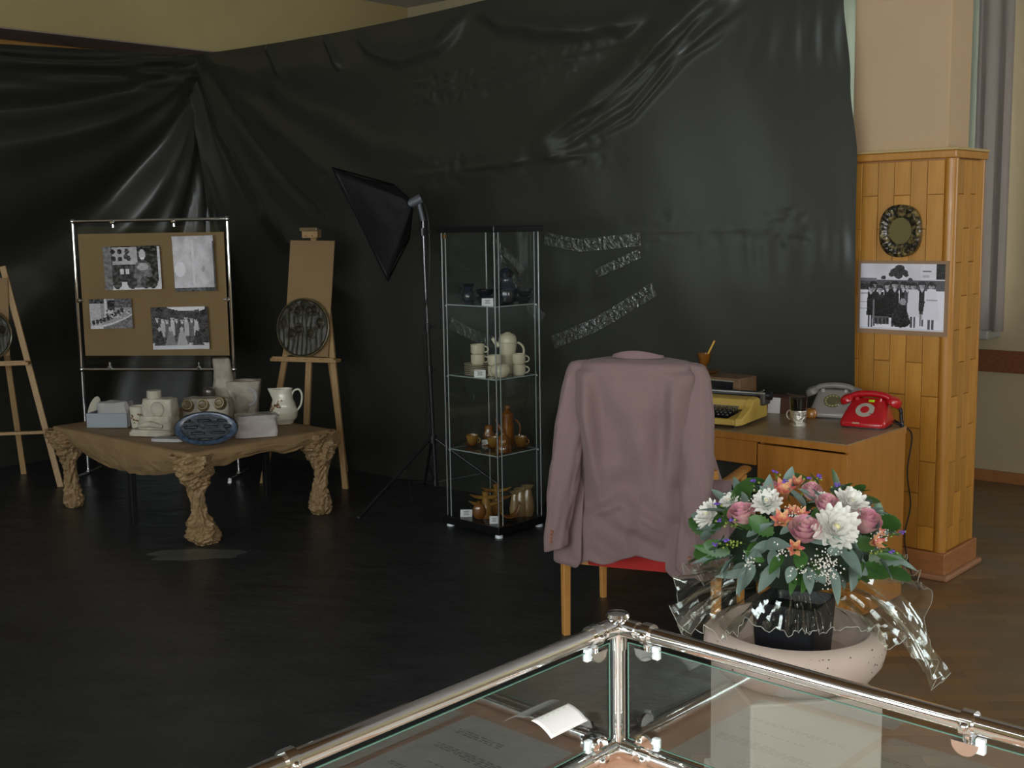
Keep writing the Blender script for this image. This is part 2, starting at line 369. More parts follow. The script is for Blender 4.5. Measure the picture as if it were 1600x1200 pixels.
# far wall with windows
def wall_with_windows(name, m, x0, x1, y, wins, zt, M, thick=0.3):
    b = B(); xs = x0
    for (a, c, z0, z1) in wins:
        if a > xs: b.box(((xs + a) / 2, y + thick / 2, zt / 2), (a - xs, thick, zt), M)
        b.box(((a + c) / 2, y + thick / 2, z0 / 2), (c - a, thick, z0), M)
        b.box(((a + c) / 2, y + thick / 2, (z1 + zt) / 2), (c - a, thick, zt - z1), M); xs = c
    b.box(((xs + x1) / 2, y + thick / 2, zt / 2), (x1 - xs, thick, zt), M)
    return struct(b.build(name, m, smooth=False))
WN = [0]
def window(M, a, c, z0, z1, y, pane_m=None):
    WN[0] += 1
    fr = B()
    for x in (a + 0.03, (a + c) / 2, c - 0.03): fr.box((x, y + 0.12, (z0 + z1) / 2), (0.06, 0.06, z1 - z0), M)
    for z in (z0 + 0.03, z0 + (z1 - z0) * 0.7, z1 - 0.03): fr.box(((a + c) / 2, y + 0.12, z), (c - a, 0.058, 0.06), M)
    o = struct(fr.build('window_%d' % WN[0], WINFR, smooth=False))
    B().box(((a + c) / 2, y + 0.16, (z0 + z1) / 2), (c - a, 0.006, z1 - z0), M).build('pane', pane_m or SKYPANE, o, smooth=False)
far = [(2.9, 4.98, 0.96, 3.1), (8.8, 10.8, 0.96, 3.1)]
wall_with_windows('wall_back', BEIGEW, -0.5, 11.5, 2.2, far, HC, ROOM)
for a, c, z0, z1 in far: window(ROOM, a, c, z0, z1, 2.2)
LEFTW = TR(R(-0.1, -8.9), PHI + math.pi / 2)
window(LEFTW, 0.34, 2.43, 0.9, 3.03, 0.0, emit('added_dim_pane', (0.85, 0.97, 0.93), 1.7))  # unseen window added so folds of the black sheet catch highlights
REAR = TR(R(11.5, -8.9), PHI + math.pi)
rear = [(0.8, 2.8, 0.95, 3.0), (3.6, 5.6, 0.95, 3.0), (6.4, 8.4, 0.95, 3.0)]
wall_with_windows('wall_rear', WALLY, 0, 12.0, 0.0, rear, HC, REAR)
for a, c, z0, z1 in rear: window(REAR, a, c, z0, z1, 0.0)
for i_, (M_, x_) in enumerate(((REAR, 6.0),)): struct(B().box((x_, -0.02, 0.46), (11.6, 0.04, 0.92), M_).build('trim_%d' % (6 + i_), mat('added_wainscot', (0.17, 0.075, 0.022), 0.5), smooth=False))  # unseen wainscot added to put brown into the chrome reflections
# unseen gallery and two strip lamps, added to give the chrome dark-and-bright reflections
struct(B().box((8.0, -5.75, 3.36), (6.8, 6.1, 0.28), ROOM).build('ceiling_gallery_added', mat('added_gallery_brown', (0.10, 0.055, 0.022), 0.55), smooth=False))
for x_, y_, l_ in ((6.2, -6.6, 'over the centre of the hall'), (9.4, -6.4, 'over the far side of the hall')):
    t = thing('added_strip_lamp', 'long unseen strip lamp added for chrome highlights under the added gallery ' + l_, 'lamp', R(x_, y_, 3.125), PHI, 'added strip lamps under the gallery')
    B().box((0, 0, 0.065), (1.5, 0.16, 0.05)).build('housing', WINFR, t, smooth=False, bev=0.005)
    B().cyl((-0.72, 0, 0.025), (0.72, 0, 0.025), 0.016, 12).build('tube', emit('added_strip_tube', (0.92, 1.0, 0.92), 22.0), t)  # glowing tube added for bright lines along the chrome rails
RIGHT = TR(R(11.5, 2.2), PHI - math.pi / 2)
side = [(5.6, 7.4, 0.95, 3.0)]
wall_with_windows('wall_right', BEIGEW, -0.3, 11.4, 0.0, side, HC, RIGHT)
for a, c, z0, z1 in side: window(RIGHT, a, c, z0, z1, 0.0)
struct(B().box((5.0, 2.185, 0.755), (11.0, 0.03, 0.135), ROOM).build('trim_2', BROWNRAIL, smooth=False, bev=0.004))
struct(B().box((5.0, 2.185, 0.035), (11.0, 0.03, 0.07), ROOM).build('baseboard_back', REDWOOD, smooth=False, bev=0.004))
struct(B().box((4.0, 2.09, 0.93), (2.2, 0.22, 0.055), ROOM).build('trim_3', SILL, smooth=False, bev=0.008))
def curtain(name, label, x0, x1, z0, z1, y, m, waves, amp):
    b = B(); n = int((x1 - x0) * 60)
    def fn(s, t):
        x = lerp(x0, x1, s); ph = s * waves * 2 * math.pi
        return ROOM @ Vector((x, y + amp * math.sin(ph + 0.4 * math.sin(ph * 0.37)) * (0.5 + 0.5 * t), lerp(z1, z0, t)))
    b.grid(fn, n, 12)
    return tag(b.build(name, m, thick=0.002), label, 'curtain')
curtain('window_curtain', 'lilac grey curtain hanging behind the wood-clad pillar', 4.965, 5.17, 0.95, 3.45, 2.03, CURT, 2.2, 0.018)
curtain('window_curtain', 'pale net curtain over the window glass', 3.0, 4.96, 0.965, 3.45, 2.08, CURTW, 16, 0.022)
# ------------------------------------------------------------------ pillar
PX0, PX1, PD = 5.16, 5.653, 0.335
pil = struct(B().box(((PX0 + PX1) / 2 - 0.024, 0.02 + (PD - 0.07) / 2, HC / 2), (PX1 - PX0 - 0.044, PD - 0.095, HC), ROOM).build('pillar', PEACH, smooth=False, bev=0.006))
struct(B().box(((PX0 + PX1) / 2 - 0.006, PD / 2, 0.97), (PX1 - PX0 - 0.012, PD - 0.012, 1.9), ROOM).build('cladding_core', REDWOOD, pil, smooth=False))
del bpy.data.objects['cladding_core']['kind']
PW, PLEN, PZ0, PZ1 = 0.0765, 0.30, 0.125, 1.885
pm_cache = {}
def plank_mesh(l):
    k = round(l, 3)
    if k not in pm_cache:
        b = B(); x, y, z, c = PW / 2 - 0.0011, 0.012, l / 2 - 0.0011, 0.0018
        o = [(-x, 0, -z), (x, 0, -z), (x, 0, z), (-x, 0, z)]
        i = [(-x + c, -y, -z + c), (x - c, -y, -z + c), (x - c, -y, z - c), (-x + c, -y, z - c)]
        q = [(a, -y + c, d) for a, _, d in o]
        b.add(o + q + i, [(0, 1, 5, 4), (1, 2, 6, 5), (2, 3, 7, 6), (3, 0, 4, 7), (4, 5, 9, 8), (5, 6, 10, 9), (6, 7, 11, 10), (7, 4, 8, 11), (8, 9, 10, 11)])
        pm_cache[k] = b.mesh('plank', PLANK, smooth=False)
    return pm_cache[k]
def plank_face(M, x_first, ncol, phase):
    for c in range(ncol):
        z = PZ1; first = 0.15 if (c + phase) % 2 == 0 else 0.30
        l = first
        while z - PZ0 > 0.004:
            l = min(l, z - PZ0)
            o = piece('plank', plank_mesh(l), pil); o.matrix_local = M @ Matrix.Translation((x_first + (c + 0.5) * PW, 0, z - l / 2))
            z -= l; l = PLEN
plank_face(ROOM @ Matrix.Translation((0, 0.004, 0)), PX1 - 0.04 - 6 * PW, 6, 1)
SIDE = ROOM @ Matrix.Translation((PX1 - 0.004, 0, 0)) @ Matrix.Rotation(math.pi / 2, 4, 'Z')
PWs = PW; PW = 0.0690; pm_cache.clear()
plank_face(SIDE, 0.032, 4, 0)
PW = PWs
b = B().cyl(ROOM @ Vector((PX1 - 0.018, 0.018, 0.12)), ROOM @ Vector((PX1 - 0.018, 0.018, 1.89)), 0.029, 14); b.build('corner_moulding', TRIMW, pil)
b = B().cyl(ROOM @ Vector((PX1 - 0.012, PD - 0.006, 0.12)), ROOM @ Vector((PX1 - 0.012, PD - 0.006, 1.89)), 0.022, 12); b.build('corner_moulding', TRIMW, pil)
b = B().box(((PX0 + PX1) / 2 + 0.003, PD / 2, 1.908), (PX1 - PX0 + 0.024, PD + 0.042, 0.034), ROOM); b.build('cap_moulding', TRIMW, pil, smooth=False, bev=0.006)
b = B().box(((PX0 + PX1) / 2 + 0.004, PD / 2, 1.931), (PX1 - PX0 + 0.03, PD + 0.05, 0.012), ROOM); b.build('cap_ledge', mat('pale_ledge_wood', (0.50, 0.36, 0.15), 0.5), pil, smooth=False, bev=0.003)
b = B().box(((PX0 + PX1) / 2 + 0.006, PD / 2, 0.062), (PX1 - PX0 + 0.036, PD + 0.05, 0.124), ROOM); b.build('base_board', REDWOOD, pil, smooth=False, bev=0.006)
b = B().box(((PX0 + PX1) / 2 + 0.008, PD / 2, 0.014), (PX1 - PX0 + 0.075, PD + 0.09, 0.028), ROOM); b.build('base_shoe', mat('shoe_moulding', (0.36, 0.175, 0.09), 0.5), pil, smooth=False, bev=0.01)
b = B().box((5.33, -0.0142, 1.906), (0.095, 0.003, 0.011), ROOM); b.build('maker_plate', mat('dull_plate', (0.16, 0.12, 0.08), 0.4, metal=0.5), pil, smooth=False)

# ------------------------------------------------------------------ black plastic sheets on the walls
def bpix(pts, off=0.0):
    return [uvz(PL(x, y, K + V * off, V)) for x, y in pts]
CRE = [([(600, 160), (760, 130), (960, 82), (1120, 60)], 0.030), ([(610, 284), (740, 266), (868, 248), (1060, 224)], 0.022),
       ([(855, 378), (1000, 362), (1200, 356), (1335, 352)], 0.012)]
CRE = [([(a, c) for a, _, c in bpix(p)], h) for p, h in CRE]
DIAG = [([(a, c) for a, _, c in bpix(p)], w, h) for p, w, h in
        [([(1230, -90), (1130, -10), (1040, 70), (960, 150), (850, 232), (700, 268)], 0.11, 0.030), ([(1180, -20), (1090, 60), (1000, 165), (900, 228), (840, 250)], 0.03, 0.010),
         ([(1140, -5), (1050, 85), (950, 175), (850, 236)], 0.022, -0.009), ([(1100, 20), (1020, 105), (930, 190), (870, 225)], 0.018, 0.007), ([(1200, 5), (1080, 95), (1000, 185), (930, 225)], 0.022, 0.008),
         ([(760, 5), (700, 75), (640, 95), (590, 80), (560, 45)], 0.05, 0.022), ([(590, 60), (615, 85), (650, 88), (680, 78)], 0.025, -0.012), ([(430, 70), (440, 92), (455, 125)], 0.025, 0.014), ([(518, 55), (532, 85), (548, 115)], 0.025, 0.020),
         ([(745, 5), (800, 38), (880, 50), (990, 40), (1060, 10)], 0.06, 0.024), ([(600, 280), (760, 262), (870, 247), (960, 240)], 0.012, 0.008),
         ([(325, 92), (400, 160), (520, 260), (620, 330), (760, 370)], 0.10, 0.026), ([(318, 92), (355, 190), (430, 330), (520, 430), (600, 480)], 0.11, 0.030), ([(322, 92), (380, 175), (470, 295), (560, 380)], 0.05, -0.014),
         ([(335, 92), (450, 150), (600, 230), (760, 250)], 0.09, 0.016), ([(312, 92), (325, 190), (345, 330), (350, 420)], 0.045, 0.030)]]
def segd(px, pz, line):
    best = 9.0; bt = 0; sg = 0; k = -1; g = 0.0
    for (x0, z0), (x1, z1) in zip(line, line[1:]):
        k += 1
        dx, dz = x1 - x0, z1 - z0; L2 = dx * dx + dz * dz
        t = max(0, min(1, ((px - x0) * dx + (pz - z0) * dz) / L2)); ex, ez = px - x0 - dx * t, pz - z0 - dz * t
        d = math.hypot(ex, ez)
        if d < best: best = d; sg = 1 if dx * ez - dz * ex > 0 else -1; g = (k + t) / (len(line) - 1)
    segd.fade = sstep(0, 0.22, g) * sstep(1, 0.72, g)
    return best, sg
def back_disp(a, z):
    d = 0.0
    for line, h in CRE:
        e, sg = segd(a, z, line)
        if e < 0.16:
            d += h * 0.12 * math.exp(-(e / 0.012) ** 2) * segd.fade
            d += 0.0075 * segd.fade * math.exp(-((e - 0.05) / 0.05) ** 2) * (nz(a * 16, z * 30, 1.7) + 0.5 * nz(a * 34, z * 60, 4.4)) * (h / 0.03) * (0.4 + 1.2 * max(0, nz(a * 1.7, 7.7, 0) + 0.2))
    for line, wd, h in DIAG:
        e, sg = segd(a, z, line); e += 0.02 * nz(a * 5, z * 5, wd * 99)
        if e < wd * 2.6: d += 1.15 * h * segd.fade * math.exp(-(e / (wd * 0.8)) ** 2) * (1 + 0.35 * nz(a * 6, z * 6, 2.2))
    d += 0.02 * nz(a * 0.9, z * 0.8, 3.3) + 0.008 * nz(a * 2.4 + z, z * 1.6, 5.1)
    c = (2.9 - z + 0.02) / (1 - math.exp(-(a + 0.05) / 1.0))
    d += 0.03 * math.exp(-a / 1.3) * math.sin(5.2 * math.log(c + 0.1)) * sstep(0, 0.4, 2.9 - z)
    d += 0.003 * sstep(4.3, 5.1, a) * math.sin(a * 52 + z * 2 + 3 * nz(a * 3, z * 2, 1)) * (0.06 + 0.9 * math.exp(-((z - 2.45) / 0.12) ** 2) + 0.5 * math.exp(-((z - 1.5) / 0.1) ** 2))
    return -d
def right_edge(z): return interp([(0.0, 5.27), (1.1, 5.245), (1.9, 5.235), (2.25, 5.193), (2.62, 5.153), (3.2, 5.08)], z)[0]
def back_fn(s, t):
    top = 2.905 - 0.025 * math.sin(math.pi * min(1, (5.2 * s) / 3.1)) + 0.10 * sstep(3.1, 4.2, 5.2 * s)
    z = lerp(0.0, top, t); a = lerp(-0.02, right_edge(z), s)
    return ROOM @ Vector((a, -0.075 + back_disp(a, z) * min(1.0, 0.25 + z), z))
b = B().grid(back_fn, 400, 230)
tag(b.build('plastic_sheet', PLASTIC, ang=180), 'black plastic sheet stretched between the wall corner and the wood-clad pillar', 'plastic sheet')
def left_fn(s, t):
    a = s * 5.6
    top = 2.905 - 0.045 * a + 0.06 * math.exp(-a * 6) * 0
    z = lerp(0.0, top, t); drop = 2.92 - z
    c = (drop + 0.01) / (1 - math.exp(-(a + 0.06) / 0.95))
    amp = 0.055 * sstep(0.0, 0.8, a) * (0.35 + 0.65 * sstep(0.0, 0.5, drop)) * (0.45 + 0.55 * sstep(0.1, 1.0, z)) + 0.012
    d = amp * (math.sin(6.3 * math.log(c + 0.16) + 0.5) + 0.45 * math.sin(13.7 * math.log(c + 0.16) + 1.3))
    d += 0.014 * nz(a * 3, z * 3, 8.8) + 0.02 * nz(a * 0.8, z * 0.8, 2.2)
    d += 0.012 * math.sin(z * 60 + 3 * nz(a * 2, z, 4)) * math.exp(-((drop - 0.15) / 0.15) ** 2)
    back_ = 0.47 * (1 - sstep(0.0, 2.9, z)) * sstep(0.05, 0.7, a)
    return ROOM @ Vector((0.055 - back_ + d * 0.9, -a, z))
b = B().grid(left_fn, 190, 200)
tag(b.build('plastic_sheet', PLASTIC, ang=180), 'black plastic sheet in deep swags gathered to the corner beside the photo display stand', 'plastic sheet')
# floor sheet
def fl_fn(s, t):
    a = lerp(-0.44, 5.57, s); v = lerp(-7.4, -0.05, t)
    if a < 0.05 and v > -0.75: a = lerp(a, 0.05, sstep(-0.75, -0.1, v))
    e = 0.01 * nz(v * 2.2, 3.1, 0) if s > 0.99 else 0
    h = 0.004 + 0.0035 * (1 + nz(a * 2.6, v * 5.5, 1.0)) + 0.0022 * (1 + nz(a * 9, v * 16, 2.0))
    return ROOM @ Vector((a + e, v, h))
b = B().grid(fl_fn, 170, 220)
tag(b.build('floor_sheet', FLOORPLASTIC, ang=180), 'black plastic sheet spread over the floor under the table and cabinet', 'plastic sheet')
# clear tape on the back sheet
def tape(label, pts, wd):
    q = [uvz(PL(x, y, K - V * 0.10, V)) for x, y in pts]
    def fn(s, t):
        f = s * (len(q) - 1); i = min(int(f), len(q) - 2); k = f - i
        a = lerp(q[i][0], q[i + 1][0], k); z = lerp(q[i][2], q[i + 1][2], k)
        dx, dz = q[i + 1][0] - q[i][0], q[i + 1][2] - q[i][2]; L = math.hypot(dx, dz)
        a2 = a - dz / L * (t - 0.5) * wd; z2 = z + dx / L * (t - 0.5) * wd
        return ROOM @ Vector((a2, -0.075 + back_disp(a2, z2) - 0.006 - 0.004 * nz(a2 * 30, z2 * 30), z2))
    tag(B().grid(fn, 40, 7).build('tape_strip', TAPE, ang=180), label, 'tape', 'clear tape strips on the black sheet')
# dusty scuff at the front paper leg
sc_ = B(); rs = random.Random(21); c_ = G(306, 872); ring = []
for i in range(26):
    a = i / 26 * 2 * math.pi; r_ = 1 + 0.45 * nz(math.cos(a) * 2, math.sin(a) * 2, 9.0); ring.append(c_ + Vector((0.24 * r_ * math.cos(a), 0.11 * r_ * math.sin(a), 0.0185)))
sc_.add([c_ + Vector((0.02, -0.02, 0.0185))] + ring, [(0, 1 + i, 1 + (i + 1) % 26) for i in range(26)])
tag(sc_.build('scuffed_patch', clear('dusty_film', (0.9, 0.9, 0.9), 1.4, rough=0.5, bump=0.8, bs=25, gain=0.9)), 'dull scuffed film patch on the floor by the front paper table leg', 'film patch')
tape('clear tape strip slanting up right from behind the glass cabinet to a cut end', [(858, 536), (925, 508), (1018, 452)], 0.075)
tape('crinkled clear tape strip level with the cabinet top', [(846, 372), (900, 384), (996, 374)], 0.07)
tape('short crinkled clear tape scrap beside the cabinet frame', [(925, 428), (995, 396)], 0.05)
tape('clear tape strip slanting down right behind the cabinet glass', [(772, 405), (800, 448), (842, 500)], 0.08)
tape('clear tape strip seen through the left cabinet pane', [(700, 505), (735, 525), (770, 537)], 0.07)
tape('clear tape strip behind the black teapot', [(765, 375), (800, 410), (812, 425)], 0.045)

# ------------------------------------------------------------------ glass cabinet
cf = G(780, 842); A1 = math.radians(46)
dr = Vector((math.cos(A1), math.sin(A1), 0)); dl = Vector((-math.sin(A1), math.cos(A1), 0))
CB = cf - dr * 0.03 - dl * 0.03       # front corner of the base
CW, CL = 0.37, 0.43                   # along dr, along dl
CT = Matrix((dr, dl, Vector((0, 0, 1)))).transposed().to_4x4(); CT.translation = CB
cab = thing('display_cabinet', 'tall square glass display cabinet with black top and base holding pottery', 'cabinet', CB + dr * CW / 2 + dl * CL / 2, A1)
def CLc(x, y, z): return Vector((x - CW / 2, y - CL / 2, z))
b = B().box(CLc(CW / 2, CL / 2, 0.048), (CW, CL, 0.042)); b.build('base', BLACKLAC, cab, smooth=False, bev=0.003)
b = B().box(CLc(CW / 2, CL / 2, 1.612), (CW, CL, 0.032)); b.build('top', BLACKLAC, cab, smooth=False, bev=0.003)
for x, y in ((0.03, 0.03), (CW - 0.03, 0.03), (0.03, CL - 0.03), (CW - 0.03, CL - 0.03)):
    B().lathe([(0.018, 0.0), (0.022, 0.003), (0.020, 0.02), (0.014, 0.027)], 16, CLc(x, y, 0)).build('foot', WHITEPL, cab)
I = 0.02
for x, y, rz, l in ((CW / 2, I, 0, CW - 2 * I), (CW / 2, CL - I, 0, CW - 2 * I), (I, CL / 2, math.pi / 2, CL - 2 * I), (CW - I, CL / 2, math.pi / 2, CL - 2 * I)):
    b = B(); M = Matrix.Translation(CLc(x, y, 0)) @ Matrix.Rotation(rz, 4, 'Z')
    b.add([(-l / 2, 0, 0.069), (l / 2, 0, 0.069), (l / 2, 0, 1.596), (-l / 2, 0, 1.596)], [(0, 1, 2, 3)], M)
    b.build('glass_pane', GLASS, cab, smooth=False)
for x, y in ((I, I), (CW - I, I), (I, CL - I), (CW - I, CL - I)):
    b = B().box(CLc(x, y, 0.8325), (0.007, 0.007, 1.527)); b.build('corner_profile', mat('dull_aluminium', (0.42, 0.43, 0.43), 0.4, metal=1.0), cab, smooth=False, bev=0.002)
for x, y in ((I + 0.03, I), (I, CL - I - 0.028), (CW - I, I + 0.03)):
    b = B().box(CLc(x, y, 0.8325), (0.004, 0.004, 1.527)); b.build('glass_edge_strip', SHELFEDGE, cab, smooth=False)
SH = [0.069, 0.440, 0.842, 1.220]
for z in SH[1:]:
    l = I + 0.012
    b = B(); b.add([CLc(l, l, z), CLc(CW - l, l, z), CLc(CW - l, CL - l, z), CLc(l, CL - l, z)], [(0, 1, 2, 3)])
    s = b.build('shelf', GLASS, cab, smooth=False)
    e = B()
    for p, q in (((l, l), (CW - l, l)), ((l, l), (l, CL - l)), ((CW - l, l), (CW - l, CL - l)), ((l, CL - l), (CW - l, CL - l))):
        e.bar(CLc(p[0], p[1], z - 0.003), CLc(q[0], q[1], z - 0.003), 0.005, 0.005)
    e.build('shelf_edge', SHELFEDGE, s, smooth=False)
    for x, y in ((l, l), (CW - l, l), (l, CL - l), (CW - l, CL - l)):
        B().cyl(CLc(x, y, z - 0.012), CLc(x, y, z - 0.0055), 0.006, 10).build('shelf_support', ALU, s)
for x, y in ((I, CL - I - 0.02),):
    B().box(CLc(x, y, 1.577), (0.016, 0.022, 0.026)).build('hinge', mat('brass_hinge', (0.25, 0.14, 0.07), 0.4, metal=1), cab, smooth=False, bev=0.003)
# ---- things in the cabinet
def card(label, px, py, z, wd=0.06, h=0.036, rz=None, d=0.022):
    p = G(px, py, z); t = thing('label_card', label, 'label', p, A1 - math.pi / 2 + 0.75 if rz is None else rz, 'folded label cards in the glass cabinet')
    o = B(); o.add([(-wd / 2, -d, 0), (wd / 2, -d, 0), (wd / 2, 0, h), (-wd / 2, 0, h), (wd / 2, d, 0), (-wd / 2, d, 0)], [(0, 1, 2, 3), (3, 2, 4, 5)])
    o.build('card', PAPER, t, smooth=False, thick=0.0008)
    k = B(); n = Vector((0, -h, d)).normalized() if False else Vector((0, -h, -0.0)).normalized()
    for i in range(3):
        f = 0.72 - i * 0.2; w2 = wd * (0.46 - 0.1 * (i % 2)); zz = h * f; yy = -d * (1 - f) - 0.0012
        k.add([(-w2 / 2, yy, zz - 0.0018), (w2 / 2, yy, zz - 0.0018), (w2 / 2, yy, zz + 0.0018), (-w2 / 2, yy, zz + 0.0018)], [(0, 1, 2, 3)])
    k.build('lettering', mat('grey_ink', (0.06, 0.06, 0.065), 0.6), t, smooth=False)
    return t
card('folded white label in front of the black teapot on the top glass shelf', 762, 477, SH[3])
card('folded white label in front of the cream plates and mugs', 750, 593, SH[2])
card('small white label among the brown coffee cups', 758, 694, SH[1], 0.034, 0.024)
card('folded white label beside the round flask on the cabinet floor', 729, 815, SH[0] + 0.001, 0.064, 0.036)
card('folded white label beside the curled dish on the cabinet floor', 773, 826, SH[0] + 0.001, 0.052, 0.036)
def handle(b, c, rx, rz, r, a0=-80, a1=80, n=12, ang=0.0, flat=1.0):
    """loop handle in the local x-z plane turned by ang about z"""
    pts = []
    for i in range(n + 1):
        a = math.radians(lerp(a0, a1, i / n)); x = rx * math.cos(a); z = rz * math.sin(a)
        pts.append((c[0] + x * math.cos(ang), c[1] + x * math.sin(ang), c[2] + z))
    return b.tube(pts, r, 8)
def mug(label, p, r, h, m, ang=0.0, name='mug', group=None, hz=0.5):
    t = thing(name, label, 'mug', p, 0, group)
    B().lathe([(r * 0.80, 0), (r * 0.90, 0.004), (r, h * 0.22), (r, h), (r * 0.92, h), (r * 0.91, h * 0.25), (r * 0.5, 0.008), (1e-6, 0.008)], 28).build('body', m, t)
    handle(B(), (r * 0.9, 0, h * hz), r * 0.62, h * 0.30, 0.0035, ang=0).build('handle', m, t).rotation_euler = (0, 0, ang)
    return t
# shelf 2: cream service
Z = SH[2] + 0.001
pp = G(745, 594, Z) + Vector((0, 0.06, 0))
gp = 'cream plates stacked in the glass cabinet'
for i in range(6):
    t = B().lathe([(0.036, 0.0), (0.040, 0.003), (0.068, 0.009), (0.070, 0.0115), (0.066, 0.0115), (0.038, 0.006), (1e-6, 0.006)], 32).build('plate', CREAMC)
    t.location = pp + Vector((0, 0, i * 0.0105)); tag(t, 'cream stoneware plate in the stack under two mugs', 'plate', gp)
p0 = pp + Vector((0.006, 0, 6 * 0.0105 - 0.0045))
mug('lower cream mug of the pair standing on the plate stack', p0, 0.0375, 0.053, CREAMC, -0.15, group='cream mugs in the glass cabinet')
mug('upper cream mug of the pair standing on the plate stack', p0 + Vector((0, 0, 0.0535)), 0.0375, 0.053, CREAMC, -0.15, group='cream mugs in the glass cabinet')
p0 = G(774, 592, Z) + Vector((-0.004, 0.125, 0))
mug('lower cream mug behind the cream sugar bowl', p0, 0.0375, 0.055, CREAMC, 0.9, group='cream mugs in the glass cabinet')
mug('upper cream mug behind the cream sugar bowl', p0 + Vector((0, 0, 0.0555)), 0.0375, 0.055, CREAMC, 0.9, group='cream mugs in the glass cabinet')
p0 = G(811, 591, Z) + Vector((0, 0.045, 0))
mug('lower cream mug to the side of the tall cream pot handle', p0, 0.036, 0.056, CREAMC, -0.05, group='cream mugs in the glass cabinet')
mug('upper cream mug to the side of the tall cream pot handle', p0 + Vector((0, 0, 0.0565)), 0.036, 0.056, CREAMC, -0.05, group='cream mugs in the glass cabinet')
t = thing('coffee_pot', 'tall cream coffee pot with domed lid and short spout', 'pot', G(794, 588, Z) + Vector((0, 0.13, 0)), 0.0)
B().lathe([(0.032, 0), (0.036, 0.004), (0.038, 0.06), (0.045, 0.13), (0.050, 0.16), (0.050, 0.165), (0.044, 0.165), (0.03, 0.10), (1e-6, 0.02)], 30).build('body', CREAMC, t)
B().lathe([(0.048, 0.166), (0.050, 0.175), (0.046, 0.198), (0.034, 0.212), (0.018, 0.217), (0.014, 0.222), (1e-6, 0.223)], 30).build('lid', CREAMC, t)
B().tube([(-0.045, 0, 0.15), (-0.065, 0, 0.165), (-0.082, 0, 0.190)], [0.016, 0.012, 0.009], 12).build('spout', CREAMC, t)
handle(B(), (0.044, 0, 0.12), 0.042, 0.046, 0.006).build('handle', CREAMC, t)
t = thing('sugar_bowl', 'small round cream lidded bowl at the front of the shelf', 'bowl', G(782, 597, Z) + Vector((0, 0.052, 0)), 0.0)
B().lathe([(0.030, 0), (0.036, 0.003), (0.052, 0.028), (0.051, 0.045), (0.044, 0.058), (0.040, 0.058), (1e-6, 0.05)], 30).build('body', CREAMC, t)
B().lathe([(0.043, 0.0585), (0.040, 0.066), (0.022, 0.071), (1e-6, 0.072)], 30).build('lid', CREAMC, t)
# shelf 3: amber coffee set
Z = SH[1] + 0.001
def cup(label, px, py, back, ang):
    p = G(px, py, Z) + Vector((0, back, 0)); g = 'amber coffee cups in the glass cabinet'
    s = B().lathe([(0.030, 0), (0.034, 0.003), (0.054, 0.010), (0.057, 0.013), (0.054, 0.013), (0.030, 0.006), (1e-6, 0.006)], 30).build('saucer', AMBER)
    s.location = p; tag(s, 'amber saucer under the ' + label, 'saucer', 'amber saucers in the glass cabinet')
    t = thing('coffee_cup', label, 'cup', p + Vector((0, 0, 0.0065)), 0, g)
    B().lathe([(0.018, 0), (0.021, 0.003), (0.030, 0.022), (0.036, 0.046), (0.038, 0.054), (0.035, 0.054), (0.028, 0.024), (1e-6, 0.008)], 28).build('body', OLIVEG, t)
    handle(B(), (0.027, 0, 0.028), 0.017, 0.015, 0.0035).build('handle', OLIVEG, t).rotation_euler = (0, 0, ang)
cup('olive brown cup nearest the softbox stand side of the shelf', 738, 698, 0.045, -0.3)
cup('olive brown cup behind the small white label', 771, 703, 0.055, 1.2)
cup('olive brown cup beside the tall amber coffee pot', 814, 702, 0.05, -0.2)
t = thing('creamer', 'small amber lidded jug at the back of the shelf', 'jug', G(765, 695, Z) + Vector((-0.006, 0.15, 0)))
B().lathe([(0.026, 0), (0.036, 0.02), (0.034, 0.045), (0.024, 0.065), (0.026, 0.09), (0.020, 0.09), (1e-6, 0.05)], 26).build('body', AMBER, t)
handle(B(), (0.026, 0, 0.055), 0.02, 0.022, 0.004).build('handle', AMBER, t)
t = thing('coffee_pot', 'tall slender amber coffee pot with knobbed lid', 'pot', G(795, 705, Z) + Vector((-0.004, 0.155, 0)))
B().lathe([(0.036, 0), (0.040, 0.01), (0.036, 0.07), (0.032, 0.14), (0.034, 0.165), (0.030, 0.165), (1e-6, 0.1)], 28).build('body', AMBER, t)
B().lathe([(0.035, 0.166), (0.034, 0.178), (0.018, 0.192), (0.010, 0.198), (0.016, 0.208), (0.012, 0.222), (1e-6, 0.226)], 24).build('lid', AMBER, t)
handle(B(), (0.034, 0, 0.09), 0.034, 0.055, 0.005).build('handle', AMBER, t)
B().tube([(-0.03, 0, 0.08), (-0.055, 0, 0.12), (-0.065, 0, 0.15)], [0.012, 0.009, 0.007], 10).build('spout', AMBER, t)
t = thing('sugar_bowl', 'amber ribbed jar with pointed lid at the shelf corner', 'jar', G(787, 717, Z) + Vector((0, 0.045, 0)))
B().lathe([(0.034, 0), (0.042, 0.008), (0.043, 0.03), (0.036, 0.045), (0.038, 0.052), (0.034, 0.062), (0.035, 0.072), (0.030, 0.08), (0.026, 0.08), (1e-6, 0.05)], 28).build('body', AMBER, t)
B().lathe([(0.031, 0.081), (0.026, 0.090), (0.012, 0.100), (0.010, 0.108), (0.016, 0.116), (0.010, 0.130), (1e-6, 0.136)], 24).build('lid', AMBER, t)
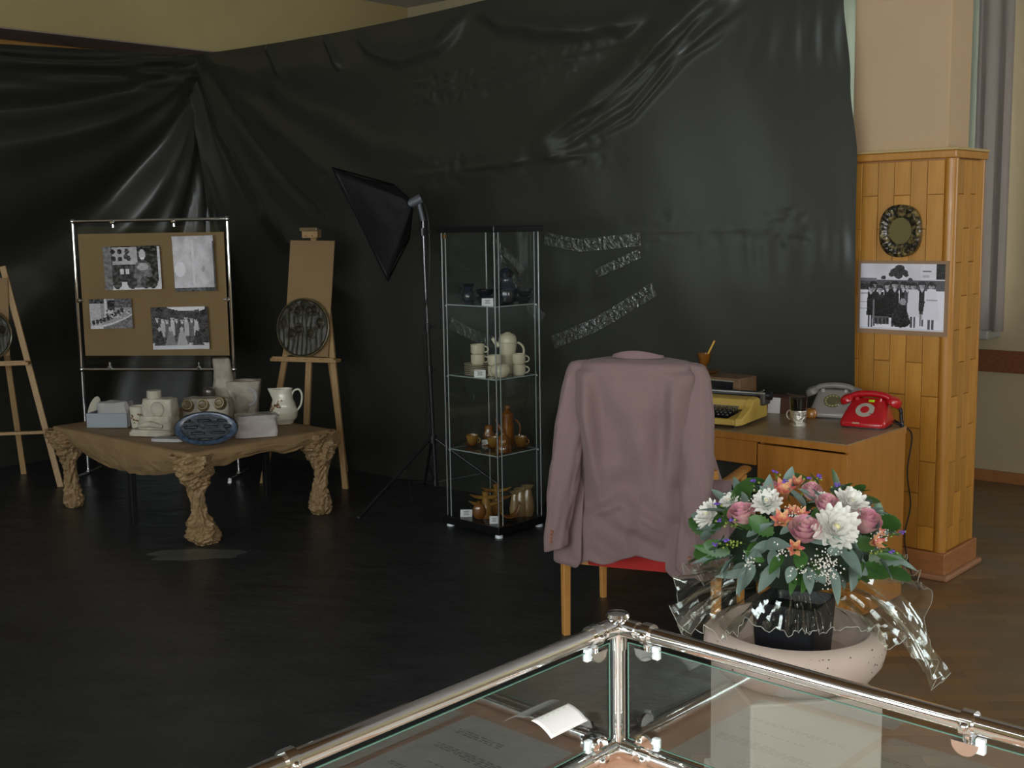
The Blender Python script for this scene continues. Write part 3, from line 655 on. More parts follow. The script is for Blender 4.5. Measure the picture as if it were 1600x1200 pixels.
# top shelf: black set
Z = SH[3] + 0.001
t = thing('teapot', 'black blue teapot with tall hoop handle', 'teapot', G(787, 476, Z) + Vector((0.016, 0.150, 0)), 0.7)
B().lathe([(0.035, 0), (0.05, 0.01), (0.055, 0.05), (0.048, 0.085), (0.034, 0.105), (0.030, 0.125), (0.034, 0.145), (0.028, 0.145), (1e-6, 0.10)], 28).build('body', NAVYG, t)
B().lathe([(0.040, 0.146), (0.042, 0.160), (0.030, 0.178), (0.012, 0.186), (0.014, 0.196), (1e-6, 0.202)], 24).build('lid', NAVYG, t)
handle(B(), (0.04, 0, 0.105), 0.055, 0.075, 0.0045).build('handle', NAVYG, t)
B().tube([(-0.045, 0, 0.06), (-0.075, 0, 0.09), (-0.09, 0, 0.13)], [0.016, 0.011, 0.008], 10).build('spout', NAVYG, t)
def bowl(label, p, r, h, rx=0.0):
    t = B().lathe([(r * 0.5, 0), (r * 0.62, 0.004), (r * 0.95, h * 0.6), (r, h), (r * 0.93, h), (r * 0.7, h * 0.4), (1e-6, 0.008)], 28).build('bowl', NAVYG)
    t.location = p; t.rotation_euler = (rx, 0, 0.3); tag(t, label, 'bowl', 'black blue bowls in the glass cabinet')
p0 = G(757, 476, Z) + Vector((0.004, 0.055, 0))
bowl('lower black blue bowl behind the top shelf label', p0, 0.05, 0.038); bowl('upper black blue bowl behind the top shelf label', p0 + Vector((0, 0, 0.0395)), 0.05, 0.038)
p0 = G(818, 474, Z) + Vector((0, 0.05, 0))
bowl('lower black blue bowl beside the black teapot', p0, 0.045, 0.034); bowl('upper tilted black blue bowl beside the black teapot', p0 + Vector((0.004, 0, 0.040)), 0.045, 0.034, 0.25)
t = thing('creamer', 'black jug with flared rim on the top glass shelf', 'jug', G(732, 472, Z) + Vector((0.0, 0.05, 0)))
B().lathe([(0.028, 0), (0.038, 0.02), (0.034, 0.05), (0.022, 0.075), (0.034, 0.10), (0.030, 0.10), (1e-6, 0.05)], 26).build('body', NAVYG, t)
handle(B(), (-0.03, 0, 0.055), -0.02, 0.025, 0.004).build('handle', NAVYG, t)
# cabinet floor
Z = SH[0] + 0.001
def starfig(label, px, py, back, h, s):
    t = thing('arm_candlestick', label, 'candlestick', G(px, py, Z) + Vector((0, back, 0)), 0, 'honey glazed candlesticks on the cabinet floor')
    B().lathe([(0.034 * s, 0), (0.038 * s, 0.02), (0.030 * s, h * 0.45), (0.021 * s, h * 0.7), (0.024 * s, h * 0.78), (0.016 * s, h * 0.84), (0.020 * s, h * 0.92), (0.020 * s, h), (0.014 * s, h), (1e-6, h * 0.95)], 24).build('body', OLIVEG, t)
    for sg in (-1, 1):
        for zz, ll in ((h * 0.78, 0.070), (h * 0.52, 0.076)):
            pts = [(sg * x * ll * s + sg * 0.012 * s, -0.006, zz + (x - 0.25) * x * 0.025) for x in (0, 0.3, 0.65, 1.0)]
            B().tube(pts, [0.012 * s, 0.017 * s, 0.012 * s, 0.002], 10, ry=[0.009 * s, 0.011 * s, 0.008 * s, 0.002]).build('arm', OLIVEG, t)
starfig('honey glazed candlestick with spread arms behind the round flask', 759, 816, 0.10, 0.145, 1.05)
starfig('honey glazed candlestick with spread arms at the back of the cabinet floor', 776, 812, 0.14, 0.165, 1.0)
t = thing('round_flask', 'flat round amber flask with short neck on the cabinet floor', 'flask', G(749, 823, Z) + Vector((0, 0.025, 0)))
B().ball((0, 0, 0.045), 0.037, 22, 14, sc=(1, 0.55, 1.25)).build('body', AMBER, t)
B().lathe([(0.010, 0.082), (0.0095, 0.095), (0.013, 0.1), (0.010, 0.1), (1e-6, 0.09)], 14).build('neck', AMBER, t)
b = B()
def dish(s, t_):
    a = lerp(-2.6, 2.6, s); x = 0.06 * math.sin(a / 2.6 * 1.2); tt = t_ - 0.5
    return Vector((x, tt * 0.06 * math.cos(a / 2.9), 0.006 + 0.075 * (abs(x) / 0.056) ** 2.6 * (1.0 if x > 0 else 0.45) + 0.9 * (tt * 0.10) ** 2 * 4))
t = b.grid(dish, 26, 10).build('curled_dish', AMBER, thick=0.006); t.location = G(797, 824, Z) + Vector((0, 0.05, 0.004)); t.rotation_euler = (0, 0, 0.25)
tag(t, 'curled amber leaf dish with pointed tips beside the triple necked vase', 'dish')
t = thing('triple_vase', 'taupe vase with three flaring necks on the cabinet floor', 'vase', G(815, 818, Z) + Vector((0, 0.05, 0)), 0.25)
for i, (x, r, h, m_) in enumerate(((0.036, 0.036, 0.165, TAUPEG), (-0.004, 0.034, 0.152, TAUPEG), (-0.036, 0.028, 0.138, TAUPEG))):
    B().lathe([(r * 0.75, 0), (r * 1.02, h * 0.15), (r * 1.05, h * 0.35), (r * 0.72, h * 0.75), (r * 0.55, h * 0.9), (r * 0.95, h * 0.97), (r * 1.0, h), (r * 0.8, h * 0.99), (1e-6, h * 0.85)], 24, (x, 0, 0)).build('neck', m_, t)
# keep every piece of the cabinet within its glass: slide it along the shelf, stacks together
bpy.context.view_layer.update()
def world_pts(o):
    out = [o.matrix_world @ v.co for v in o.data.vertices] if o.type == 'MESH' else []
    for c in o.children: out += world_pts(c)
    return out
CI = cab.matrix_world.inverted(); stacks = []
for o in list(COL.objects):
    if o.parent or not o.get('category') or o is cab: continue
    l = CI @ o.matrix_world.translation
    if abs(l.x) < 0.4 and abs(l.y) < 0.4 and 0.06 < l.z < 1.6:
        for st_ in stacks:
            if (o.location - st_[0].location).to_2d().length < 0.025 and abs(o.location.z - st_[0].location.z) < 0.2: st_.append(o); break
        else: stacks.append([o])
hx_, hy_ = CW / 2 - I - 0.008, CL / 2 - I - 0.008
for st_ in stacks:
    p = [CI @ q for o in st_ for q in world_pts(o)]
    lo_ = Vector((min(q.x for q in p), min(q.y for q in p), 0)); hi_ = Vector((max(q.x for q in p), max(q.y for q in p), 0))
    vd = (CI.to_3x3() @ Vector((st_[0].location.x, st_[0].location.y, 0))).normalized()
    t0_ = max((-hx_ - lo_.x) / vd.x, (-hy_ - lo_.y) / vd.y); t1_ = min((hx_ - hi_.x) / vd.x, (hy_ - hi_.y) / vd.y)
    sh_ = vd * (max(0.0, t0_) if t0_ > 0 else min(0.0, t1_)); lo_ += sh_; hi_ += sh_
    sh_ += Vector((max(0, -hx_ - lo_.x) + min(0, hx_ - hi_.x), max(0, -hy_ - lo_.y) + min(0, hy_ - hi_.y), 0))
    for o in st_: o.location += cab.matrix_world.to_3x3() @ sh_

# ------------------------------------------------------------------ printed pictures
class Canvas:
    def __init__(s, w, h, c=0.5): s.w = w; s.h = h; s.p = [[c] * w for _ in range(h)]
    def each(s, x0, y0, x1, y1, fn):
        for j in range(max(0, int(y0 * s.h)), min(s.h, int(y1 * s.h) + 1)):
            for i in range(max(0, int(x0 * s.w)), min(s.w, int(x1 * s.w) + 1)):
                r = fn((i + 0.5) / s.w, (j + 0.5) / s.h)
                if r is not None: s.p[j][i] = r
    def rect(s, x0, y0, x1, y1, c): s.each(x0, y0, x1, y1, lambda x, y: c if x0 <= x <= x1 and y0 <= y <= y1 else None)
    def ell(s, cx, cy, rx, ry, c): s.each(cx - rx, cy - ry, cx + rx, cy + ry, lambda x, y: c if ((x - cx) / rx) ** 2 + ((y - cy) / ry) ** 2 <= 1 else None)
    def trap(s, cx, y0, y1, w0, w1, c): s.each(cx - max(w0, w1), y0, cx + max(w0, w1), y1, lambda x, y: c if y0 <= y <= y1 and abs(x - cx) <= lerp(w0, w1, (y - y0) / (y1 - y0)) else None)
    def grain(s, a, k=30):
        for j in range(s.h):
            for i in range(s.w): s.p[j][i] = max(0.01, min(0.95, s.p[j][i] + a * nz(i / s.w * k, j / s.h * k, 0.3)))
    def person(s, x, y0, y1, wd, coat, face=0.42, hair=0.03, leg=0.1):
        h = y1 - y0; r = h * 0.075
        s.trap(x, y0 + h * 0.16, y0 + h * 0.72, wd * 0.75, wd * 1.0, coat)
        s.rect(x - wd * 0.55, y0 + h * 0.72, x - wd * 0.12, y1, leg); s.rect(x + wd * 0.12, y0 + h * 0.72, x + wd * 0.55, y1, leg)
        s.ell(x, y0 + h * 0.075, r * 0.92, r * 1.15, hair); s.ell(x, y0 + h * 0.100, r * 0.66, r * 0.80, face); s.ell(x, y0 + h * 0.035, r * 0.75, r * 0.55, hair); s.ell(x + r * 0.35, y0 + h * 0.11, r * 0.25, r * 0.6, face * 0.6); s.rect(x - r * 0.4, y0 + h * 0.088, x + r * 0.4, y0 + h * 0.098, face * 0.35)
        s.trap(x, y0 + h * 0.16, y0 + h * 0.24, r * 0.5, r * 0.1, 0.6)
def picture(name, cv, wd, ht, m, parent=None, tint=(1.0, 0.98, 1.0), bend=0.0, M=None):
    vs = []; fs = []; cols = []
    for j in range(cv.h + 1):
        for i in range(cv.w + 1):
            x = i / cv.w - 0.5; z = 0.5 - j / cv.h
            y = -bend * (max(0, x - 0.2) ** 2 * 4 + max(0, abs(z) - 0.3) ** 2 * 3)
            vs.append((x * wd, y, z * ht))
    n = cv.w + 1
    for j in range(cv.h):
        for i in range(cv.w):
            fs.append((j * n + i, (j + 1) * n + i, (j + 1) * n + i + 1, j * n + i + 1)); c = cv.p[j][i]
            cols += [c * tint[0], c * tint[1], c * tint[2], 1.0] if not isinstance(c, tuple) else [c[0], c[1], c[2], 1.0]
    me = bpy.data.meshes.new(name); me.from_pydata([tuple((M @ Vector(v)) if M else v) for v in vs], [], fs)
    at = me.attributes.new('ink', 'FLOAT_COLOR', 'FACE'); at.data.foreach_set('color', cols)
    me.polygons.foreach_set('use_smooth', [True] * len(me.polygons)); me.materials.append(m)
    return piece(name, me, parent)

# big group photo on the pillar
cv = Canvas(140, 110, 0.70)
cv.grain(0.10, 5); cv.rect(0, 0.25, 1, 0.40, 0.10); cv.rect(0.0, 0.22, 0.2, 0.26, 0.2); cv.rect(0, 0.40, 1, 1, 0.86)
for y in (0.45, 0.58, 0.68): cv.rect(0, y, 0.1, y + 0.012, 0.35)
cv.rect(0.0, 0.31, 0.12, 0.38, 0.05); cv.rect(0.72, 0.0, 0.9, 0.23, 0.75); cv.rect(0.74, 0.1, 0.84, 0.12, 0.15); cv.rect(0.9, 0.0, 1, 0.23, 0.02); cv.rect(0.74, 0.16, 0.82, 0.2, 0.5)
for x, y, r in ((0.42, 0.12, .06), (0.47, 0.07, .06), (0.52, 0.13, .05), (0.38, 0.16, .04), (0.46, 0.18, .05), (0.55, 0.17, .03)): cv.ell(x, y, r, r * 0.9, 0.04)
cv.ell(0.28, 0.21, 0.03, 0.03, 0.04); cv.ell(0.6, 0.24, 0.028, 0.03, 0.06)
for x, y0, y1, wd, coat in ((0.16, 0.27, 0.95, .05, .02), (0.33, 0.28, 0.9, .05, .02), (0.42, 0.26, 0.95, .06, .015), (0.52, 0.27, 0.92, .05, .02), (0.57, 0.28, 0.9, .04, .08), (0.74, 0.26, 0.93, .04, .03)):
    cv.person(x, y0, y1, wd, coat)
cv.person(0.13, 0.32, 0.97, 0.05, 0.015); cv.person(0.24, 0.33, 0.93, 0.06, 0.03)
cv.rect(0.17, 0.55, 0.4, 0.82, 0.006); cv.rect(0.17, 0.80, 0.36, 0.92, 0.12)
for x in (0.2, 0.25, 0.3, 0.34): cv.ell(x, 0.87, 0.015, 0.05, 0.03)
cv.person(0.64, 0.28, 0.95, 0.062, 0.72); cv.trap(0.64, 0.38, 0.79, 0.055, 0.075, 0.74)
cv.person(0.85, 0.27, 0.97, 0.07, 0.78); cv.trap(0.85, 0.37, 0.83, 0.05, 0.105, 0.8); cv.rect(0.79, 0.53, 0.92, 0.545, 0.35)
cv.ell(0.52, 0.57, 0.035, 0.055, 0.35); cv.trap(0.5, 0.62, 0.9, 0.05, 0.12, 0.02); cv.ell(0.5, 0.9, 0.1, 0.06, 0.015)
cv.rect(0.16, 0.55, 0.175, 0.84, 0.2); cv.rect(0, 0.97, 1, 1, 0.7); cv.grain(0.05, 60)
t = thing('group_photograph', 'black and white group photograph on brown card fixed to the wood-clad pillar', 'photograph', R(5.437, -0.019, 1.276), PHI)
B().box((0, 0.004, 0), (0.424, 0.006, 0.335)).build('mount', mat('brown_mount', (0.30, 0.18, 0.10), 0.7), t, smooth=False)
picture('print', cv, 0.395, 0.300, PRINT, t, (0.97, 0.95, 1.05), M=Matrix.Translation((0, -0.0005, 0.004)))
# ceramic framed mirror
t = thing('ceramic_mirror', 'round mirror in a dark relief ceramic frame above the group photograph', 'mirror', R(5.425, -0.0095, 1.577), PHI)
def sq(a, w_, h_, e): 
    c, s_ = math.cos(a), math.sin(a); return Vector((w_ * math.copysign(abs(c) ** e, c), 0, h_ * math.copysign(abs(s_) ** e, s_)))
def frm(s, q):
    a = s * 2 * math.pi
    w_ = interp([(0, 0.096), (0.25, 0.097), (0.5, 0.084), (0.8, 0.060), (1.0, 0.050)], q)[0]
    h_ = interp([(0, 0.116), (0.25, 0.117), (0.5, 0.102), (0.8, 0.064), (1.0, 0.058)], q)[0]
    d = interp([(0, 0.0), (0.25, 0.022), (0.5, 0.030), (0.8, 0.024), (1.0, 0.012)], q)[0]
    p = sq(a, w_, h_, lerp(0.78, 1.0, q)); k = math.exp(-((q - 0.5) / 0.16) ** 2)
    return p + Vector((0, -(d + k * 0.007 * (nz(p.x * 70, p.z * 70, 1.0) + abs(math.sin(a * 13)))), 0))
B().grid(frm, 120, 26, cu=True).build('frame', mat('gilt_dark_glaze', (0.020, 0.017, 0.010), 0.25, c2=(0.26, 0.19, 0.06), ns=45, coat=0.4, lo=0.46, hi=0.7), t)
b = B(); n = 40; b.add([(0.053 * math.cos(2 * math.pi * i / n), -0.014, 0.061 * math.sin(2 * math.pi * i / n)) for i in range(n)], [tuple(range(n))]); b.build('mirror_glass', mat('dim_mirror', (0.50, 0.52, 0.46), 0.08, metal=1.0), t, smooth=False)

# ------------------------------------------------------------------ chrome display stand with photo prints
TL = Vector((-2.875, 7.87, 1.705)); TRp = Vector((-1.825, 7.73, 1.705))
ex = (TRp - TL); SW = math.hypot(ex.x, ex.y); SA = math.atan2(ex.y, ex.x)
st = thing('display_stand', 'chrome tube display stand holding clear panel behind the paper covered table', 'stand', ((TL.x + TRp.x) / 2, (TL.y + TRp.y) / 2, 0), SA)
hx = SW / 2
for sx in (-1, 1):
    B().cyl((sx * hx, 0, 0.028), (sx * hx, 0, 1.705), 0.0115, 14).build('upright', CHROME, st)
    B().cyl((sx * hx, -0.17, 0.018), (sx * hx, 0.17, 0.018), 0.0115, 12).build('foot', CHROME, st)
    for z in (0.72, 1.70): B().ball((sx * hx, 0, z), 0.019, 14, 10).build('corner_joint', CHROME, st)
    B().ball((sx * hx, 0, 0.026), 0.017, 12, 8).build('corner_joint', CHROME, st)
B().cyl((-hx, 0, 1.70), (hx, 0, 1.70), 0.0115, 14).build('top_bar', CHROME, st)
B().cyl((-hx, 0, 0.72), (hx, 0, 0.72), 0.0115, 14).build('bottom_bar', CHROME, st)
PB0, PB1, PBZ0, PBZ1 = -hx + 0.035, hx - 0.035, 0.755, 1.665
b = B(); b.add([(PB0, -0.004, PBZ0), (PB1, -0.004, PBZ0), (PB1, -0.004, PBZ1), (PB0, -0.004, PBZ1)], [(0, 1, 2, 3)]); b.build('clear_panel', GLASS, st, smooth=False)
for (x, z, dx, dz) in ((-hx * 0.47, 1.69, 0, -1), (hx * 0.32, 1.69, 0, -1), (-hx * 0.62, 0.735, 0, 1), (hx * 0.55, 0.735, 0, 1), (-hx + 0.012, 1.18, 1, 0), (hx - 0.012, 1.18, -1, 0)):
    c = B(); c.ball((x, 0, z), 0.017, 12, 8, sc=(1, 1.1, 1)); c.cyl((x + dx * 0.012, -0.002, z + dz * 0.012), (x + dx * 0.034, -0.002, z + dz * 0.034), 0.010, 12)
    c.cyl((x, -0.028, z), (x, 0.0, z), 0.008, 10); c.build('clamp', CHROME, st)
SM = TR(((TL.x + TRp.x) / 2, (TL.y + TRp.y) / 2, 0), SA)
def onstand(px, py, dy=-0.012):
    n = Vector((-math.sin(SA), math.cos(SA), 0)); p = PL(px, py, Vector((TL.x, TL.y, 0)) + n * dy, n); return SM.inverted() @ p
q = [onstand(*p, dy=0.004) for p in ((124, 367), (352, 361), (132, 559), (356, 552))]
bx0 = (q[0].x + q[2].x) / 2; bx1 = (q[1].x + q[3].x) / 2; bz1 = (q[0].z + q[1].z) / 2; bz0 = (q[2].z + q[3].z) / 2
bd = thing('cardboard_panel', 'brown cardboard panel clamped in the chrome display stand', 'cardboard', SM @ Vector(((bx0 + bx1) / 2, 0.006, (bz0 + bz1) / 2)), SA)
B().box((0, 0, 0), (bx1 - bx0, 0.007, bz1 - bz0)).build('sheet', CARDB, bd, smooth=False)
for f in (0.30, -0.26): B().box((0, -0.004, f * (bz1 - bz0)), (bx1 - bx0, 0.0015, 0.004)).build('crease', mat('crease_line', (0.27, 0.18, 0.09), 0.8), bd, smooth=False)
def standphoto(label, corners, cv, bend=0.03, tint=(1.35, 1.30, 1.36)):
    q = [onstand(*p, dy=-0.012) for p in corners]
    x0 = (q[0].x + q[2].x) / 2; x1 = (q[1].x + q[3].x) / 2; z1 = (q[0].z + q[1].z) / 2; z0 = (q[2].z + q[3].z) / 2
    o = picture('photo_print', cv, x1 - x0, z1 - z0, PRINT, None, tint, bend)
    o.matrix_world = SM @ Matrix.Translation(((x0 + x1) / 2, -0.012, (z0 + z1) / 2)) @ Matrix.Rotation(-0.015, 4, 'Y')
    tag(o, label, 'photograph', 'photo prints on the cardboard panel')
cv = Canvas(64, 50, 0.03); cv.rect(0, 0, 0.14, 1, 0.16); cv.rect(0.16, 0.02, 0.6, 0.42, 0.42)
for x, y in ((0.17, 0.12), (0.29, 0.12), (0.42, 0.12), (0.29, 0.29), (0.40, 0.24), (0.44, 0.28), (0.18, 0.28)): cv.ell(x, y, 0.042, 0.06, 0.03)
cv.ell(0.68, 0.2, 0.085, 0.2, 0.02); cv.ell(0.68, 0.2, 0.055, 0.13, 0.5); cv.rect(0.64, 0.26, 0.72, 0.29, 0.75); cv.rect(0.14, 0.82, 1, 1, 0.62); cv.trap(0.68, 0.38, 0.95, 0.12, 0.2, 0.14); cv.ell(0.68, 0.48, 0.1, 0.08, 0.4)
cv.rect(0.28, 0.52, 0.35, 0.64, 0.62); cv.rect(0.38, 0.52, 0.44, 0.64, 0.62)
for x, r in ((0.22, 0.08), (0.48, 0.09), (0.72, 0.10), (0.84, 0.09)): cv.ell(x, 0.84, r, 0.14, 0.035)
cv.rect(0.95, 0.02, 1, 1, 0.62); cv.grain(0.12, 18)
standphoto('black and white photo of a smiling person behind dark pots', ((161, 386), (252, 383), (164, 455), (252, 450)), cv)
cv = Canvas(50, 60, 0.52); cv.grain(0.16, 6); cv.rect(0, 0.93, 1, 1, 0.05); cv.rect(0.96, 0.1, 1, 1, 0.1); cv.ell(0.15, 0.6, 0.13, 0.14, 0.72); cv.ell(0.7, 0.6, 0.04, 0.06, 0.3); cv.rect(0.44, 0.05, 0.5, 0.88, 0.6); cv.grain(0.07, 25)  # pale glare on this print is painted into its tones
standphoto('upright photo print with pale glare painted in above the group photo', ((269, 369), (336, 368), (273, 456), (338, 454)), cv, 0.05, (1.3, 1.24, 1.3))
cv = Canvas(54, 40, 0.3); cv.rect(0, 0.15, 0.25, 1, 0.45); cv.rect(0.35, 0.0, 0.40, 0.6, 0.6); cv.rect(0.42, 0.05, 0.6, 0.4, 0.03); cv.rect(0, 0, 0.35, 0.14, 0.06); cv.rect(0.6, 0.0, 1, 0.3, 0.12)
for i in range(9): cv.ell(0.08 + i * 0.085, 0.78 - i * 0.018 - 0.004 * i * i, 0.04, 0.09, 0.05)
for i in range(40): cv.ell(0.3 + 0.65 * random.random(), 0.38 + 0.25 * random.random(), 0.02, 0.03, random.choice((0.05, 0.5, 0.6)))
cv.each(0, 0, 1, 1, lambda x, y: 0.16 if y > 0.97 - 0.42 * x * x and x > 0.3 else (0.6 if y > 0.90 - 0.40 * x * x and y > 0.45 else None)); cv.grain(0.12, 20)
standphoto('small black and white photo of a curved row of pots', ((139, 468), (206, 466), (142, 515), (208, 512)), cv, 0.02)
cv = Canvas(72, 54, 0.05); cv.grain(0.05, 8); cv.rect(0, 0.86, 1, 1, 0.5)
for i in range(9): cv.person(0.10 + i * 0.085 + 0.01 * (i % 2), 0.2 + 0.03 * (i % 3), 0.88, 0.045, (0.05, 0.42, 0.12, 0.5, 0.06)[i % 5], 0.45)
for x, c in ((0.13, 0.03), (0.32, 0.2), (0.52, 0.35), (0.8, 0.04)): cv.trap(x, 0.55, 0.9, 0.03, 0.1, c); cv.ell(x, 0.52, 0.03, 0.05, 0.45)
cv.each(0.3, 0.0, 0.95, 0.12, lambda x, y: 0.72 if y < 0.10 * (1 - ((x - 0.62) / 0.35) ** 2) + (0.05 if x > 0.85 else 0) else None); cv.grain(0.06, 30)
standphoto('black and white group photo on the lower part of the cardboard panel', ((236, 481), (325, 478), (239, 547), (328, 544)), cv, 0.03)

# ------------------------------------------------------------------ easels
def easel(label, loc, rz, spread, cross=True):
    t = thing('easel', label, 'easel', loc, rz, 'pine artist easels'); L = math.tan(math.radians(9))
    def back(z): return 0.16 + (z) * L      # front plane leans away: local +y is behind
    for sx in (-1, 1):
        B().bar((sx * spread, back(0) - 0.16, 0.0), (sx * 0.075, back(1.42) - 0.16, 1.42), 0.038, 0.022, Vector((0, -1, 0.2))).build('front_leg', PINE, t, smooth=False, bev=0.003)
    B().bar((0, back(0.34) - 0.155, 0.34), (0, back(1.60) - 0.155, 1.60), 0.04, 0.022, Vector((0, -1, 0.2))).build('mast', PINE, t, smooth=False, bev=0.003)
    B().bar((0.05, 0.47, 0.0), (0.01, back(1.40) - 0.11, 1.40), 0.036, 0.022, Vector((0, -1, 0.2))).build('rear_leg', PINE, t, smooth=False, bev=0.003)
    k = lerp(spread, 0.075, 0.36 / 1.42)
    B().bar((-k, back(0.36) - 0.17, 0.36), (k, back(0.36) - 0.17, 0.36), 0.03, 0.02, Vector((0, 0, 1))).build('cross_bar', PINE, t, smooth=False, bev=0.003)
    yt = back(0.81) - 0.16
    tr = B().box((0, yt - 0.045, 0.805), (0.47, 0.075, 0.02)).build('tray', PINE, t, smooth=False, bev=0.003)
    B().box((0, yt - 0.076, 0.820), (0.44, 0.014, 0.012)).build('tray_lip', PINE, tr, smooth=False, bev=0.002)
    yb = back(1.60) - 0.16
    tb = B().box((0, yb - 0.03, 1.598), (0.112, 0.055, 0.055)).build('top_clamp', PINE, t, smooth=False, bev=0.004)
    B().box((0, yb - 0.06, 1.625), (0.125, 0.03, 0.024)).build('clamp_jaw', OCHREC, tb, smooth=False, bev=0.005)
    for sx in (-0.03, 0.02): B().ball((sx, yb - 0.058, 1.583), 0.004, 8, 6).build('screw', DARKMET, tb)
    return t, L
def plaque(label, P, R0, M):
    def fn(s, q):
        a = s * 2 * math.pi; r = R0 * q; x = r * math.cos(a); z = r * math.sin(a); h = 0.014
        if q < 0.95:
            h += 0.0035 * nz(x * 60, z * 16, 3.0) + 0.0025 * math.sin(x * 190 + 3 * nz(x * 9, z * 6)) * sstep(0.5, -0.2, z / R0)
            for hx_, hz_ in HEADS:
                d = math.hypot(x - hx_ * R0, z - hz_ * R0); h += 0.020 * math.exp(-(d / 0.017) ** 2) - 0.006 * math.exp(-((d - 0.03) / 0.008) ** 2)
                if z < hz_ * R0: h += 0.0045 * math.exp(-((x - hx_ * R0) / 0.018) ** 2) * sstep(-0.2, 0, z - hz_ * R0)
        else: h = 0.014 + 0.010 * math.sin((q - 0.95) / 0.05 * math.pi) - (0.012 if q > 0.99 else 0)
        return Vector((x, -h, z))
    t = tag(bpy.data.objects.new('relief_plaque', None), label, 'plaque', 'round relief plaques on easels'); COL.objects.link(t); t.matrix_world = M
    B().grid(fn, 130, 52, cu=True).build('relief', PLAQUE, t)
    pts = [(R0 * math.cos(2 * math.pi * i / 64), -0.010, R0 * math.sin(2 * math.pi * i / 64)) for i in range(64)]
    B().tube(pts, 0.0075, 8, closed=True).build('rim', PLRIM, t)
HEADS = [(-0.46, 0.72), (-0.22, 0.60), (0.0, 0.80), (0.2, 0.62), (0.42, 0.64), (0.66, 0.20), (-0.76, 0.16), (-0.16, -0.06), (-0.44, -0.2), (0.30, -0.18)]
ec = Vector((-1.335, 7.38, 0)); er = math.radians(-20)
easel('pine easel with cardboard and round relief plaque behind the paper covered table', ec, er, 0.30)
EM = TR(ec, er); lean = math.radians(9)
def on_easel(EM, x, z, off, roll=0.0): return EM @ Matrix.Translation((x, z * math.tan(lean) - off, z)) @ Matrix.Rotation(-lean, 4, 'X') @ Matrix.Rotation(roll, 4, 'Y')
t = thing('cardboard_panel', 'narrow upright cardboard panel standing on the pine easel', 'cardboard', (0, 0, 0)); t.matrix_world = on_easel(EM, 0.0, 1.19, 0.026, 0.02)
B().box((0, 0, 0), (0.318, 0.006, 0.735)).build('sheet', CARDB, t, smooth=False)
plaque('round dark glazed relief plaque of figures leaning on narrow cardboard', None, 0.183, on_easel(EM, -0.02, 1.006, 0.046))
ec2 = Vector((-3.305, 7.42, 0)); er2 = math.radians(8)
easel('pine easel at the side of the black swagged sheet with widely spread legs', ec2, er2, 0.395)
EM2 = TR(ec2, er2)
t = thing('cardboard_panel', 'cardboard panel standing on the easel beside the black swagged sheet', 'cardboard', (0, 0, 0)); t.matrix_world = on_easel(EM2, 0.0, 1.10, 0.026, 0.0)
B().box((0, 0, 0), (0.22, 0.006, 0.50)).build('sheet', CARDB, t, smooth=False)
plaque('round dark glazed relief plaque on the easel beside the black swagged sheet', None, 0.165, on_easel(EM2, -0.035, 0.986, 0.046))

# ------------------------------------------------------------------ softbox lamp on a light stand
pc = Vector((-0.462, 6.9, 0)); ap = AT(646, 316, 6.9); ptop = AT(661, 345, 6.9)
ls = thing('softbox_lamp', 'black softbox lamp on a tall thin tripod stand beside the glass cabinet', 'lamp', pc)
def lo(p): return Vector(p) - pc
B().tube([lo((-0.462, 6.9, 0.10)), lo((-0.480, 6.9, 0.75)), lo((-0.487, 6.9, 1.05))], 0.0125, 12).build('lower_pole', BLACKPL, ls)
up_ = B().tube([lo((-0.487, 6.9, 1.04)), lo((-0.497, 6.9, 1.42)), lo(ptop)], 0.0085, 12).build('upper_pole', mat('dark_chrome', (0.16, 0.16, 0.17), 0.22, metal=1), ls)
for z, x in ((0.80, -0.481), (1.05, -0.487), (1.60, -0.503)):
    c = B().cyl(lo((x, 6.9, z - 0.022)), lo((x, 6.9, z + 0.022)), 0.0175, 12).build('clamp_collar', BLACKPL, ls)
    B().cyl(lo((x + 0.012, 6.89, z)), lo((x + 0.045, 6.88, z)), 0.006, 8).build('clamp_knob', BLACKPL, c)
hub = lo((-0.474, 6.9, 0.385)); B().cyl(hub - Vector((0, 0, .025)), hub + Vector((0, 0, .025)), 0.022, 12).build('leg_hub', BLACKPL, ls)
low = lo((-0.464, 6.9, 0.125)); B().cyl(low - Vector((0, 0, .015)), low + Vector((0, 0, .015)), 0.02, 12).build('brace_hub', BLACKPL, ls)
f1 = lo(G(561, 812)); a1 = math.atan2(f1.y, f1.x); rl = math.hypot(f1.x, f1.y)
for k in range(3):
    a = a1 + k * 2 * math.pi / 3; ft = Vector((rl * math.cos(a), rl * math.sin(a), 0.012)) * (0.78 if k == 2 else 1.0); ft.z = 0.012; 
    lg = B().tube([hub + Vector((0.02 * math.cos(a), 0.02 * math.sin(a), 0)), ft], 0.0085, 10).build('tripod_leg', BLACKPL, ls)
    B().ball(ft, 0.012, 10, 8).build('rubber_foot', BLACKPL, lg)
    mid = hub.lerp(ft, 0.52); B().bar(low, mid, 0.014, 0.005).build('brace', BLACKPL, ls, smooth=False)
A_ = lo(AT(519, 262, 6.62)); Bq = lo(AT(606, 439, 6.62)); Cq = lo(AT(616, 289, 7.18)); Dq = lo(AT(640, 372, 7.18)); P_ = lo(ap)
